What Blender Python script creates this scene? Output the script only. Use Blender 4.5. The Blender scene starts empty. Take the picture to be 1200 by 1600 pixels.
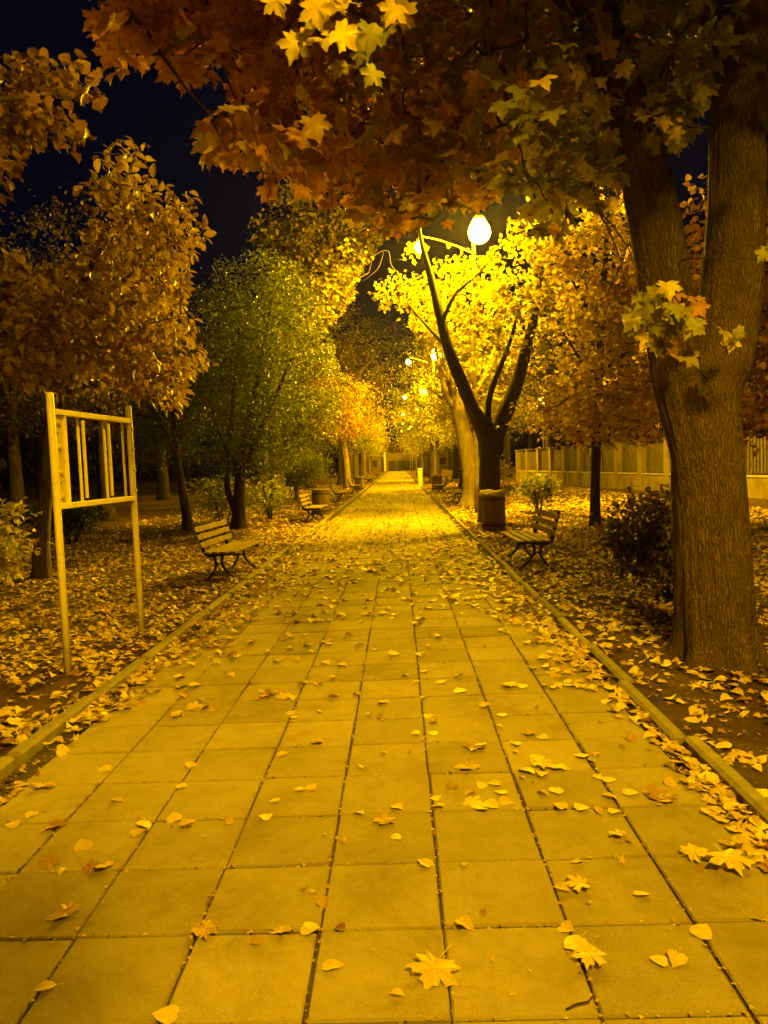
import bpy, math, random
import numpy as np
from mathutils import Vector, Matrix, noise as mnoise

rng = np.random.default_rng(7)
random.seed(7)
PI = math.pi
SC = bpy.context.scene
COL = SC.collection

# ------------------------------------------------------------------ camera model (fitted to the paving grid, slab = 0.4 m)
CF, CH, CP, CYAW, CR = 1169.07, 1.4991, .0642, .0216, -.0384
def _axes():
    fw = np.array([-math.sin(CYAW)*math.cos(CP), math.cos(CYAW)*math.cos(CP), -math.sin(CP)])
    rt = np.array([math.cos(CYAW), math.sin(CYAW), 0.0]); up = np.cross(rt, fw)
    return math.cos(CR)*rt+math.sin(CR)*up, -math.sin(CR)*rt+math.cos(CR)*up, fw
RT, UP, FW = _axes()
def ray(x, y): return FW+RT*(x-600)/CF+UP*(800-y)/CF
def gnd(x, y, z=0.0):
    d = ray(x, y); return np.array([0, 0, CH])+d*((z-CH)/d[2])
def at(x, y, Y):
    d = ray(x, y); return np.array([0, 0, CH])+d*(Y/d[1])
def project(P):
    d = np.atleast_2d(np.asarray(P, float))-np.array([0, 0, CH]); z = d@FW
    zz = np.where(z > .05, z, .05)
    return 600+CF*(d@RT)/zz, 800-CF*(d@UP)/zz, z
cd = bpy.data.cameras.new('camera'); cam = bpy.data.objects.new('camera', cd); COL.objects.link(cam)
cd.sensor_fit = 'VERTICAL'; cd.sensor_height = 36; cd.lens = 36*CF/1600
cd.clip_start = .05; cd.clip_end = 2000
M = Matrix([[RT[0], UP[0], -FW[0], 0], [RT[1], UP[1], -FW[1], 0], [RT[2], UP[2], -FW[2], CH], [0, 0, 0, 1]])
cam.matrix_world = M
SC.camera = cam

# ------------------------------------------------------------------ materials
def nodes(name):
    m = bpy.data.materials.new(name); m.use_nodes = True
    nt = m.node_tree; nt.nodes.clear()
    return m, nt, nt.nodes, nt.links
def ramp(nt, stops):
    r = nt.nodes.new('ShaderNodeValToRGB'); e = r.color_ramp.elements
    while len(e) < len(stops): e.new(.5)
    for k, (p, c) in enumerate(stops):
        e[k].position = p; e[k].color = (*c, 1)
    return r
def noise_node(nt, scale, detail=5, rough=.6, vec=None, dist=0):
    n = nt.nodes.new('ShaderNodeTexNoise'); n.inputs['Scale'].default_value = scale
    n.inputs['Detail'].default_value = detail; n.inputs['Roughness'].default_value = rough
    n.inputs['Distortion'].default_value = dist
    if vec is not None: nt.links.new(vec, n.inputs['Vector'])
    return n
def coords(nt, which='Object', scale=(1, 1, 1)):
    t = nt.nodes.new('ShaderNodeTexCoord'); mp = nt.nodes.new('ShaderNodeMapping')
    mp.inputs['Scale'].default_value = scale
    nt.links.new(t.outputs[which], mp.inputs['Vector']); return mp.outputs['Vector']
def surface(name, stops, scale=8, rough=.8, bump=.3, bscale=60, stretch=(1, 1, 1), metal=0, bdist=.01, spec=.3, tint=None, detail=6):
    m, nt, N, L = nodes(name)
    v = coords(nt, 'Object', stretch)
    n1 = noise_node(nt, scale, detail, .62, v); r = ramp(nt, stops); L.new(n1.outputs['Fac'], r.inputs['Fac'])
    p = N.new('ShaderNodeBsdfPrincipled'); p.inputs['Roughness'].default_value = rough
    p.inputs['Metallic'].default_value = metal; p.inputs['Specular IOR Level'].default_value = spec
    col = r.outputs['Color']
    if tint:
        a = N.new('ShaderNodeAttribute'); a.attribute_name = 'tint'
        mr = N.new('ShaderNodeMapRange'); mr.inputs['To Min'].default_value = 1-tint; mr.inputs['To Max'].default_value = 1+tint
        L.new(a.outputs['Fac'], mr.inputs['Value'])
        vm = N.new('ShaderNodeVectorMath'); vm.operation = 'SCALE'
        L.new(col, vm.inputs[0]); L.new(mr.outputs['Result'], vm.inputs['Scale']); col = vm.outputs['Vector']
    L.new(col, p.inputs['Base Color'])
    if bump:
        n2 = noise_node(nt, bscale, 6, .65, v); b = N.new('ShaderNodeBump'); b.inputs['Strength'].default_value = bump
        b.inputs['Distance'].default_value = bdist
        L.new(n2.outputs['Fac'], b.inputs['Height']); L.new(b.outputs['Normal'], p.inputs['Normal'])
    o = N.new('ShaderNodeOutputMaterial'); L.new(p.outputs[0], o.inputs[0]); return m
def leafmat(name, stops, trans=.35, rough=.45, spots=.25):
    m, nt, N, L = nodes(name)
    a = N.new('ShaderNodeAttribute'); a.attribute_name = 'tint'
    r = ramp(nt, stops); L.new(a.outputs['Fac'], r.inputs['Fac'])
    v = coords(nt); n = noise_node(nt, 26, 3, .6, v)
    r2 = ramp(nt, [(.3, (1-spots, (1-spots)*.85, (1-spots)*.7)), (.62, (1, 1, 1))]); L.new(n.outputs['Fac'], r2.inputs['Fac'])
    mx = N.new('ShaderNodeMix'); mx.data_type = 'RGBA'; mx.blend_type = 'MULTIPLY'; mx.inputs['Factor'].default_value = 1
    L.new(r.outputs['Color'], mx.inputs['A']); L.new(r2.outputs['Color'], mx.inputs['B'])
    p = N.new('ShaderNodeBsdfPrincipled'); p.inputs['Roughness'].default_value = rough; p.inputs['Specular IOR Level'].default_value = .35
    t = N.new('ShaderNodeBsdfTranslucent'); s = N.new('ShaderNodeMixShader'); s.inputs[0].default_value = trans
    L.new(mx.outputs['Result'], p.inputs['Base Color']); L.new(mx.outputs['Result'], t.inputs['Color'])
    L.new(p.outputs[0], s.inputs[1]); L.new(t.outputs[0], s.inputs[2])
    o = N.new('ShaderNodeOutputMaterial'); L.new(s.outputs[0], o.inputs[0]); return m
def emit(name, col, strength):
    m, nt, N, L = nodes(name)
    e = N.new('ShaderNodeEmission'); e.inputs['Color'].default_value = (*col, 1); e.inputs['Strength'].default_value = strength
    o = N.new('ShaderNodeOutputMaterial'); L.new(e.outputs[0], o.inputs[0]); return m

LAMP = (1.0, .566, .002)
def slabmat():
    m, nt, N, L = nodes('paving concrete'); v = coords(nt)
    a = N.new('ShaderNodeAttribute'); a.attribute_name = 'tint'
    n1 = noise_node(nt, 3.2, 8, .72, v); r1 = ramp(nt, [(.25, (.262, .210, .145)), (.5, (.335, .274, .195)), (.75, (.385, .318, .23))]); L.new(n1.outputs['Fac'], r1.inputs['Fac'])
    n2 = noise_node(nt, 260, 3, .8, v); r2 = ramp(nt, [(.28, (.62, .6, .58)), (.5, (1, 1, 1)), (.74, (1.25, 1.22, 1.18))]); L.new(n2.outputs['Fac'], r2.inputs['Fac'])
    n3 = noise_node(nt, 1.3, 5, .75, v, .6); r3 = ramp(nt, [(.5, (1, 1, 1)), (.62, (.84, .81, .76)), (.74, (.66, .61, .54))]); L.new(n3.outputs['Fac'], r3.inputs['Fac'])
    n4 = noise_node(nt, 17, 6, .75, v); r4 = ramp(nt, [(.66, (0, 0, 0)), (.74, (1, 1, 1))]); L.new(n4.outputs['Fac'], r4.inputs['Fac'])
    col = r1.outputs['Color']
    for q in (r2, r3):
        x = N.new('ShaderNodeMix'); x.data_type = 'RGBA'; x.blend_type = 'MULTIPLY'; x.inputs['Factor'].default_value = 1
        L.new(col, x.inputs['A']); L.new(q.outputs['Color'], x.inputs['B']); col = x.outputs['Result']
    x = N.new('ShaderNodeMix'); x.data_type = 'RGBA'; x.inputs['B'].default_value = (.45, .40, .30, 1)
    h = N.new('ShaderNodeMath'); h.operation = 'MULTIPLY'; h.inputs[1].default_value = .5; L.new(r4.outputs['Color'], h.inputs[0]); L.new(h.outputs[0], x.inputs['Factor'])
    L.new(col, x.inputs['A']); col = x.outputs['Result']
    mr = N.new('ShaderNodeMapRange'); mr.inputs['To Min'].default_value = .80; mr.inputs['To Max'].default_value = 1.2; L.new(a.outputs['Fac'], mr.inputs['Value'])
    vm = N.new('ShaderNodeVectorMath'); vm.operation = 'SCALE'; L.new(col, vm.inputs[0]); L.new(mr.outputs['Result'], vm.inputs['Scale'])
    p = N.new('ShaderNodeBsdfPrincipled'); p.inputs['Roughness'].default_value = .85; p.inputs['Specular IOR Level'].default_value = .25
    L.new(vm.outputs['Vector'], p.inputs['Base Color'])
    b = N.new('ShaderNodeBump'); b.inputs['Strength'].default_value = .6; b.inputs['Distance'].default_value = .004; L.new(n2.outputs['Fac'], b.inputs['Height']); L.new(b.outputs['Normal'], p.inputs['Normal'])
    o = N.new('ShaderNodeOutputMaterial'); L.new(p.outputs[0], o.inputs[0]); return m
M_SLAB = slabmat()
M_SAND = surface('joint dirt', [(.3, (.035, .025, .014)), (.7, (.09, .065, .035))], 30, .95, .5, 90)
M_KERB = surface('kerb concrete', [(.25, (.17, .14, .105)), (.7, (.31, .265, .205))], 9, .88, .5, 110, tint=.18, bdist=.006)
def soilmat():
    m, nt, N, L = nodes('park soil')
    v = coords(nt)
    n1 = noise_node(nt, 2.2, 8, .7, v); r = ramp(nt, [(.3, (.06, .033, .013)), (.5, (.13, .075, .028)), (.72, (.22, .135, .052))]); L.new(n1.outputs['Fac'], r.inputs['Fac'])
    n3 = noise_node(nt, .35, 6, .7, v); r3 = ramp(nt, [(.52, (0, 0, 0)), (.7, (1, 1, 1))]); L.new(n3.outputs['Fac'], r3.inputs['Fac'])
    n4 = noise_node(nt, 60, 4, .8, v); r4 = ramp(nt, [(.3, (.05, .055, .015)), (.7, (.22, .20, .06))]); L.new(n4.outputs['Fac'], r4.inputs['Fac'])
    mx = N.new('ShaderNodeMix'); mx.data_type = 'RGBA'
    L.new(r3.outputs['Color'], mx.inputs['Factor']); L.new(r.outputs['Color'], mx.inputs['A']); L.new(r4.outputs['Color'], mx.inputs['B'])
    p = N.new('ShaderNodeBsdfPrincipled'); p.inputs['Roughness'].default_value = .95; p.inputs['Specular IOR Level'].default_value = .1
    L.new(mx.outputs['Result'], p.inputs['Base Color'])
    n2 = noise_node(nt, 45, 8, .7, v); b = N.new('ShaderNodeBump'); b.inputs['Strength'].default_value = 1; b.inputs['Distance'].default_value = .05
    L.new(n2.outputs['Fac'], b.inputs['Height']); L.new(b.outputs['Normal'], p.inputs['Normal'])
    o = N.new('ShaderNodeOutputMaterial'); L.new(p.outputs[0], o.inputs[0]); return m
M_SOIL = soilmat()
M_BARK_DK = surface('dark bark', [(.3, (.03, .022, .014)), (.7, (.10, .075, .05))], 10, .9, .9, 22, (3, 3, .5), bdist=.03, spec=.15)
def barkmat():
    m, nt, N, L = nodes('furrowed maple bark')
    v0 = coords(nt, 'Object', (1, 1, 1)); nz = noise_node(nt, 7, 4, .6, v0)
    mx0 = N.new('ShaderNodeMix'); mx0.data_type = 'RGBA'; mx0.blend_type = 'LINEAR_LIGHT'; mx0.inputs['Factor'].default_value = .03
    L.new(v0, mx0.inputs['A']); L.new(nz.outputs['Color'], mx0.inputs['B'])
    mp_ = N.new('ShaderNodeMapping'); mp_.inputs['Scale'].default_value = (64, 64, 7); L.new(mx0.outputs['Result'], mp_.inputs['Vector'])
    vo = N.new('ShaderNodeTexVoronoi'); vo.feature = 'DISTANCE_TO_EDGE'; vo.inputs['Scale'].default_value = 1; L.new(mp_.outputs['Vector'], vo.inputs['Vector'])
    rv = ramp(nt, [(.0, (0, 0, 0)), (.22, (1, 1, 1))]); L.new(vo.outputs['Distance'], rv.inputs['Fac'])
    n1 = noise_node(nt, 4, 8, .7, v0); n2 = noise_node(nt, 90, 6, .7, v0)
    rc = ramp(nt, [(.3, (.085, .056, .028)), (.55, (.135, .091, .049)), (.75, (.19, .135, .076))]); L.new(n1.outputs['Fac'], rc.inputs['Fac'])
    ck = N.new('ShaderNodeMix'); ck.data_type = 'RGBA'; ck.inputs['A'].default_value = (.098, .064, .033, 1)
    L.new(rv.outputs['Color'], ck.inputs['Factor']); L.new(rc.outputs['Color'], ck.inputs['B'])
    ad = N.new('ShaderNodeMath'); ad.operation = 'MULTIPLY_ADD'; ad.inputs[1].default_value = .35
    L.new(n2.outputs['Fac'], ad.inputs[0]); L.new(rv.outputs['Color'], ad.inputs[2])
    b = N.new('ShaderNodeBump'); b.inputs['Strength'].default_value = 1; b.inputs['Distance'].default_value = .009; L.new(ad.outputs[0], b.inputs['Height'])
    p = N.new('ShaderNodeBsdfPrincipled'); p.inputs['Roughness'].default_value = .92; p.inputs['Specular IOR Level'].default_value = .12
    L.new(ck.outputs['Result'], p.inputs['Base Color']); L.new(b.outputs['Normal'], p.inputs['Normal'])
    o = N.new('ShaderNodeOutputMaterial'); L.new(p.outputs[0], o.inputs[0]); return m
M_BARK_BIG = barkmat()
M_BARK_PALE = surface('pale smooth bark', [(.3, (.17, .13, .08)), (.7, (.34, .27, .18))], 6, .85, .5, 40, (2, 2, .6), bdist=.01)
M_BARK_MID = surface('grey brown bark', [(.3, (.08, .06, .037)), (.7, (.19, .145, .095))], 9, .9, .8, 30, (3, 3, .5), bdist=.02)
Y1 = (.70, .55, .07); Y2 = (.62, .42, .05); OC = (.48, .28, .035); OR = (.46, .19, .02); BR = (.20, .09, .025)
GR = (.10, .14, .022); YG = (.36, .40, .045); DG = (.05, .08, .015)
M_L_YEL = leafmat('yellow leaves', [(0, (.50, .33, .04)), (.3, (.58, .49, .05)), (.7, (.60, .58, .06)), (1, (.46, .52, .06))], .42)
M_L_LAMPSIDE = leafmat('dimmed yellow leaves', [(0, (.20, .13, .02)), (.3, (.30, .23, .03)), (.65, (.38, .35, .04)), (1, (.27, .31, .04))], .36)  # yellow leaf colour darkened to offset the strong light near the lamp
M_L_OLIVE = leafmat('olive brown leaves', [(0, (.10, .07, .014)), (.5, (.16, .125, .022)), (1, (.26, .21, .03))], .3)  # olive brown; on the tall maple it paints in the unlit crown
M_L_BROWN = leafmat('brown ochre leaves', [(0, (.18, .10, .02)), (.5, (.28, .17, .03)), (1, (.40, .27, .04))], .3)
M_L_GOLD = leafmat('golden linden leaves', [(0, (.50, .30, .035)), (.35, (.60, .43, .05)), (.7, (.64, .53, .06)), (1, (.60, .56, .06))], .5)
M_L_MAPLE = leafmat('maple leaves', [(0, (.62, .31, .025)), (.25, (.60, .31, .025)), (.42, OC), (.55, (.34, .28, .035)), (.8, (.22, .23, .03)), (.93, (.34, .33, .04)), (1, Y1)], .38)
M_L_OCHRE = leafmat('ochre ovate leaves', [(0, (.26, .16, .025)), (.4, (.42, .30, .04)), (1, (.58, .46, .06))], .3)
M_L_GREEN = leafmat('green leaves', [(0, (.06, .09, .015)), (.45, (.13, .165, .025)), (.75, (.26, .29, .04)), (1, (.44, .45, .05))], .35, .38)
M_L_YG = leafmat('turning leaves', [(0, (.16, .18, .025)), (.5, YG), (1, (.55, .50, .06))], .4)
M_L_ORG = leafmat('orange leaves', [(0, (.48, .22, .025)), (.5, (.58, .36, .04)), (1, (.60, .46, .05))], .45)
M_L_DARK = leafmat('dark unlit leaves', [(0, (.06, .045, .012)), (.5, (.10, .075, .018)), (1, (.16, .115, .025))], .3)  # leaf colour darkened for the trees that stand unlit
M_FALL = leafmat('fallen leaves', [(0, (.10, .045, .015)), (.14, (.22, .11, .03)), (.3, (.40, .24, .06)), (.5, (.58, .41, .10)), (.75, (.70, .54, .15)), (1, (.80, .66, .24))], .12, .55, .35)
M_YPAINT = surface('cream paint', [(.3, (.56, .47, .24)), (.5, (.76, .66, .36)), (.8, (.82, .74, .44))], 7, .45, .15, 50, bdist=.003)
M_BOLT = surface('galvanised bolt', [(.3, (.45, .38, .22)), (.7, (.62, .55, .35))], 10, .4, .1, 60)
M_HOLE = surface('dark hole', [(.3, (.01, .008, .005)), (.7, (.02, .015, .01))], 10, .9, 0)
M_WOOD = surface('weathered bench wood', [(.3, (.15, .098, .05)), (.55, (.25, .17, .09)), (.8, (.34, .24, .135))], 9, .75, .5, 26, (1, 1, 1), bdist=.004)
M_IRON = surface('black cast iron', [(.3, (.012, .010, .008)), (.7, (.035, .028, .02))], 14, .6, .3, 60)
M_BINWOOD = surface('bin slat wood', [(.3, (.20, .145, .085)), (.7, (.36, .265, .16))], 12, .75, .5, 30, (3, 3, .6), bdist=.005)
def bagmat():
    m, nt, N, L = nodes('translucent liner bag')
    p = N.new('ShaderNodeBsdfPrincipled'); p.inputs['Base Color'].default_value = (.75, .70, .5, 1); p.inputs['Roughness'].default_value = .35
    t = N.new('ShaderNodeBsdfTranslucent'); t.inputs['Color'].default_value = (.75, .7, .5, 1)
    s = N.new('ShaderNodeMixShader'); s.inputs[0].default_value = .7; L.new(p.outputs[0], s.inputs[1]); L.new(t.outputs[0], s.inputs[2])
    o = N.new('ShaderNodeOutputMaterial'); L.new(s.outputs[0], o.inputs[0]); return m
M_BAG = bagmat()
M_POLE = surface('galvanised pole', [(.3, (.24, .20, .14)), (.7, (.38, .33, .25))], 6, .55, .2, 40, metal=.2)
M_LAMPCAP = surface('lamp housing', [(.3, (.16, .14, .11)), (.7, (.24, .21, .17))], 8, .5, .1, 30)
M_BULB = emit('sodium bulb', LAMP, 2950)
M_BULB_HOOD = emit('sodium bulb near', LAMP, 1120)
M_BULB_ROW = emit('sodium bulb of the row', LAMP, 2400)
M_BULB_FAR = emit('sodium bulb weak', LAMP, 600)
M_PLASTER = surface('stained plaster', [(.25, (.09, .068, .038)), (.5, (.20, .155, .09)), (.75, (.30, .24, .145))], 1.6, .9, .5, 40, (1, 1, .5), bdist=.01)
M_PLASTER2 = surface('wall cap stone', [(.3, (.30, .25, .17)), (.7, (.46, .39, .28))], 4, .85, .4, 40)
M_PANEL = surface('fence boards', [(.3, (.06, .045, .022)), (.7, (.13, .10, .052))], 7, .75, .4, 30, (1, 4, .5))
M_HOUSE = surface('house plaster', [(.3, (.17, .12, .06)), (.7, (.26, .19, .10))], 1.2, .9, .2, 30)
M_ROOF = surface('roof tiles', [(.3, (.06, .035, .02)), (.7, (.11, .06, .035))], 6, .85, .4, 30)
M_DARKDOOR = surface('dark door', [(.3, (.02, .018, .012)), (.7, (.04, .034, .022))], 6, .5, .1, 30)
M_WHITE = surface('white painted post', [(.3, (.66, .62, .5)), (.7, (.78, .75, .64))], 5, .5, .15, 50)
M_TWIG = surface('dry twig', [(.3, (.04, .025, .015)), (.7, (.10, .065, .04))], 40, .9, .3, 80)

# ------------------------------------------------------------------ object helpers
def tag(o, label=None, cat=None, group=None, kind=None):
    if label: o['label'] = label
    if cat: o['category'] = cat
    if group: o['group'] = group
    if kind: o['kind'] = kind
    return o
def empty(name, loc, rz=0):
    o = bpy.data.objects.new(name, None); COL.objects.link(o); o.location = [float(a) for a in loc]; o.rotation_euler = (0, 0, rz)
    o.empty_display_size = .2; return o
class MB:
    def __init__(s): s.v = []; s.f = []; s.t = []
    def add(s, verts, faces, tint=.5):
        b = len(s.v); s.v += [tuple(float(c) for c in p) for p in verts]; s.f += [tuple(i+b for i in f) for f in faces]; s.t += [tint]*len(verts)
    def box(s, c, size, rz=0, tint=.5, bev=0.0, R=None):
        hx, hy, hz = [a/2 for a in size]
        if bev > 0:
            b = min(bev, hx*.9, hy*.9, hz*.9); pts = []; 
            vs = []
            for sx in (-1, 1):
                for sy in (-1, 1):
                    for sz in (-1, 1):
                        vs += [(sx*hx, sy*(hy-b), sz*(hz-b)), (sx*(hx-b), sy*hy, sz*(hz-b)), (sx*(hx-b), sy*(hy-b), sz*hz)]
            i = lambda sx, sy, sz, k: ((sx > 0)*4+(sy > 0)*2+(sz > 0))*3+k
            fs = []
            for sg in (-1, 1):
                q = [(-1, -1), (1, -1), (1, 1), (-1, 1)]
                if sg < 0: q = q[::-1]
                fs.append([i(sg, a, b_, 0) for a, b_ in q]); fs.append([i(b_, sg, a, 1) for a, b_ in q]); fs.append([i(a, b_, sg, 2) for a, b_ in q])
            for a in (-1, 1):
                for b_ in (-1, 1):
                    fs.append([i(a, b_, -1, 0), i(a, b_, 1, 0), i(a, b_, 1, 1), i(a, b_, -1, 1)])
                    fs.append([i(a, -1, b_, 0), i(a, 1, b_, 0), i(a, 1, b_, 2), i(a, -1, b_, 2)])
                    fs.append([i(-1, a, b_, 1), i(1, a, b_, 1), i(1, a, b_, 2), i(-1, a, b_, 2)])
            for sx in (-1, 1):
                for sy in (-1, 1):
                    for sz in (-1, 1): fs.append([i(sx, sy, sz, 0), i(sx, sy, sz, 1), i(sx, sy, sz, 2)])
        else:
            vs = [(sx*hx, sy*hy, sz*hz) for sx in (-1, 1) for sy in (-1, 1) for sz in (-1, 1)]
            fs = [(0, 1, 3, 2), (4, 6, 7, 5), (0, 4, 5, 1), (2, 3, 7, 6), (0, 2, 6, 4), (1, 5, 7, 3)]
        if R is not None: vs = [tuple(R@Vector(p)) for p in vs]
        if rz: cz, sn = math.cos(rz), math.sin(rz); vs = [(x*cz-y*sn, x*sn+y*cz, z) for x, y, z in vs]
        s.add([(x+c[0], y+c[1], z+c[2]) for x, y, z in vs], fs, tint); return s
    def bar(s, a, b, w, h, tint=.5, bev=.004, upv=(0, 0, 1)):
        a = Vector(a); b = Vector(b); d = b-a; L = d.length; d.normalize()
        u = Vector(upv); x = d.cross(u)
        if x.length < 1e-4: x = d.cross(Vector((1, 0, 0)))
        x.normalize(); u = x.cross(d)
        R = Matrix((x, d, u)).transposed()
        return s.box((a+b)/2, (w, L, h), tint=tint, bev=bev, R=R)
    def tube(s, pts, rad, n=8, cap=True, disp=None, tint=.5):
        pts = [Vector([float(c) for c in p]) for p in pts]; k = len(pts)
        if not hasattr(rad, '__len__'): rad = [rad]*k
        T = []
        for i in range(k):
            d = pts[min(i+1, k-1)]-pts[max(i-1, 0)]; T.append(d.normalized() if d.length > 1e-9 else Vector((0, 0, 1)))
        u = T[0].cross(Vector((0, 1, 0)) if abs(T[0].y) < .9 else Vector((1, 0, 0))).normalized()
        vs = []
        for i in range(k):
            u = (u-T[i]*u.dot(T[i])).normalized(); w = T[i].cross(u)
            for j in range(n):
                a = 2*PI*j/n; r = rad[i]
                if disp: r += disp(a, i, r)
                vs.append(pts[i]+u*(r*math.cos(a))+w*(r*math.sin(a)))
        fs = [(i*n+j, i*n+(j+1) % n, (i+1)*n+(j+1) % n, (i+1)*n+j) for i in range(k-1) for j in range(n)]
        if cap: fs += [tuple(range(n))[::-1], tuple((k-1)*n+j for j in range(n))]
        s.add(vs, fs, tint); return s
    def lathe(s, prof, n=24, c=(0, 0, 0), tint=.5):
        vs = [(c[0]+r*math.cos(2*PI*j/n), c[1]+r*math.sin(2*PI*j/n), c[2]+z) for r, z in prof for j in range(n)]
        fs = [(i*n+j, i*n+(j+1) % n, (i+1)*n+(j+1) % n, (i+1)*n+j) for i in range(len(prof)-1) for j in range(n)]
        s.add(vs, fs, tint); return s
    def build(s, name, mat, parent=None, smooth=False, off=None):
        me = bpy.data.meshes.new(name)
        v = s.v if off is None else [(a[0]-off[0], a[1]-off[1], a[2]-off[2]) for a in s.v]
        me.from_pydata(v, [], s.f); me.materials.append(mat)
        at_ = me.attributes.new('tint', 'FLOAT', 'POINT'); at_.data.foreach_set('value', np.array(s.t, np.float32))
        if smooth: me.polygons.foreach_set('use_smooth', [True]*len(me.polygons))
        o = bpy.data.objects.new(name, me); COL.objects.link(o)
        if parent: o.parent = parent
        return o
def copy_tree(o, parent=None):
    c = o.copy(); COL.objects.link(c); c.parent = parent
    for ch in o.children: copy_tree(ch, c)
    return c
def dup(o, loc, rz=0, label=None, scale=1, group=None):
    c = copy_tree(o); c.location = [float(a) for a in loc]; c.rotation_euler = (0, 0, rz); c.scale = (scale,)*3
    if label: c['label'] = label
    if group: c['group'] = group
    return c

# ------------------------------------------------------------------ leaves
def fan(half, center, curl=.2, droop=.15, wob=0.0, seed=0):
    r = random.Random(seed)
    R = list(half); Lf = [(-x, y) for x, y in half[::-1] if abs(x) > 1e-6]
    out = R+Lf
    V = [(0, center, 0)]+[(x, y, 0) for x, y in out]
    vs = []
    for k, (x, y, z) in enumerate(V):
        zz = curl*abs(x)-droop*(y-center)**2*2-.35*curl*x*x + (wob*(r.random()-.5) if k else 0)
        vs.append((x, y-.02, zz))
    n = len(out)
    return np.array(vs, np.float32), np.array([(0, 1+i, 1+(i+1) % n) for i in range(n)], np.int32)
MAPLE = [(0, .10), (.13, .03), (.33, -.02), (.31, .09), (.53, .17), (.44, .27), (.31, .35), (.46, .44), (.60, .60), (.45, .62), (.38, .72), (.20, .60), (.22, .76), (.10, .82), (0, 1.0)]
HEART = [(0, .08), (.15, 0), (.35, .08), (.45, .28), (.40, .52), (.24, .76), (.08, .92), (0, 1.03)]
HEART_S = [(0, .06), (.30, .04), (.45, .32), (.28, .72), (0, 1.02)]
OVATE = [(0, 0), (.15, .12), (.27, .35), (.26, .58), (.15, .82), (0, 1.0)]
T_MAPLE = fan(MAPLE, .36, .18, .3, .10, 1)
T_HEART = fan(HEART_S, .42, .25, .25)
T_OVATE = fan(OVATE, .45, .35, .25)
T_RHOMB = (np.array([(0, 0, 0), (.32, .45, .08), (0, 1, -.06), (-.32, .45, .08)], np.float32), np.array([(0, 1, 2), (0, 2, 3)], np.int32))
def norm(a): return a/np.maximum(np.linalg.norm(a, axis=-1, keepdims=True), 1e-9)
def leaf_mesh(name, P, T, N, S, tm, tint, mat, parent=None, off=(0, 0, 0)):
    tv, tf = tm; n = len(P); K = len(tv); m = len(tf)
    T = norm(T); N = N-T*np.sum(N*T, 1, keepdims=True); N = norm(N); B = np.cross(T, N)
    S = S[:, None, None]
    V = (P-np.array(off))[:, None, :]+S*(tv[None, :, 0:1]*B[:, None, :]+tv[None, :, 1:2]*T[:, None, :]+tv[None, :, 2:3]*N[:, None, :])
    F = tf[None]+(np.arange(n)*K)[:, None, None]
    me = bpy.data.meshes.new(name)
    me.vertices.add(n*K); me.vertices.foreach_set('co', V.astype(np.float32).ravel())
    me.loops.add(n*m*3); me.loops.foreach_set('vertex_index', F.astype(np.int32).ravel())
    me.polygons.add(n*m); me.polygons.foreach_set('loop_start', np.arange(0, n*m*3, 3, dtype=np.int32)); me.polygons.foreach_set('loop_total', np.full(n*m, 3, np.int32))
    a = me.attributes.new('tint', 'FLOAT', 'POINT'); a.data.foreach_set('value', np.repeat(np.clip(tint, 0, 1), K).astype(np.float32))
    me.materials.append(mat); me.update(calc_edges=True)
    o = bpy.data.objects.new(name, me); COL.objects.link(o)
    if parent: o.parent = parent
    return o
def inpoly(x, y, poly):
    poly = np.array(poly, float); r = np.zeros(len(x), bool); j = len(poly)-1
    for i in range(len(poly)):
        xi, yi = poly[i]; xj, yj = poly[j]
        c = ((yi > y) != (yj > y)) & (x < (xj-xi)*(y-yi)/((yj-yi) if yj != yi else 1e-9)+xi)
        r ^= c; j = i
    return r
def allowed(P, polys):
    """keep crown points that lie in the tree's outline; what lies outside the picture is kept too"""
    if not polys: return np.ones(len(P), bool)
    x, y, z = project(P)
    ok = (z < .3) | (x < -30) | (x > 1230) | (y < -30)
    k = np.array([(mnoise.noise(Vector((a*.022, b*.022, 1.5)))*30+mnoise.noise(Vector((a*.07, b*.07, 7)))*14, mnoise.noise(Vector((a*.022, b*.022, 11.5)))*30+mnoise.noise(Vector((a*.07, b*.07, 17)))*14) for a, b in zip(x, y)]).reshape(-1, 2)
    for p in polys: ok |= inpoly(x+k[:, 0], y+k[:, 1], p)
    return ok
def bez(a, b, sag=.12, k=5):
    a = np.array(a, float); b = np.array(b, float); mid = (a+b)/2+np.array([0, 0, sag*np.linalg.norm(b-a)])
    t = np.linspace(0, 1, k)[:, None]
    return (1-t)**2*a+2*t*(1-t)*mid+t*t*b
def wobble(pts, amp, seed):
    r = np.random.default_rng(seed); q = np.array(pts, float); q[1:-1] += r.normal(0, amp, (len(q)-2, 3)); return q
def smooth_path(pts, rad, k=6):
    """Catmull-Rom through the given points"""
    P = np.array(pts, float); R = np.array(rad, float); n = len(P)
    if n < 3: 
        t = np.linspace(0, 1, k+1)[:, None]; return P[0]*(1-t)+P[1]*t, list(R[0]*(1-t[:, 0])+R[1]*t[:, 0])
    Pe = np.vstack([2*P[0]-P[1], P, 2*P[-1]-P[-2]]); out = []; ro = []
    for i in range(n-1):
        p0, p1, p2, p3 = Pe[i:i+4]
        for t in np.linspace(0, 1, k, endpoint=False):
            out.append(.5*((2*p1)+(-p0+p2)*t+(2*p0-5*p1+4*p2-p3)*t*t+(-p0+3*p1-3*p2+p3)*t**3)); ro.append(R[i]*(1-t)+R[i+1]*t)
    out.append(P[-1]); ro.append(R[-1]); return np.array(out), ro
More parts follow.
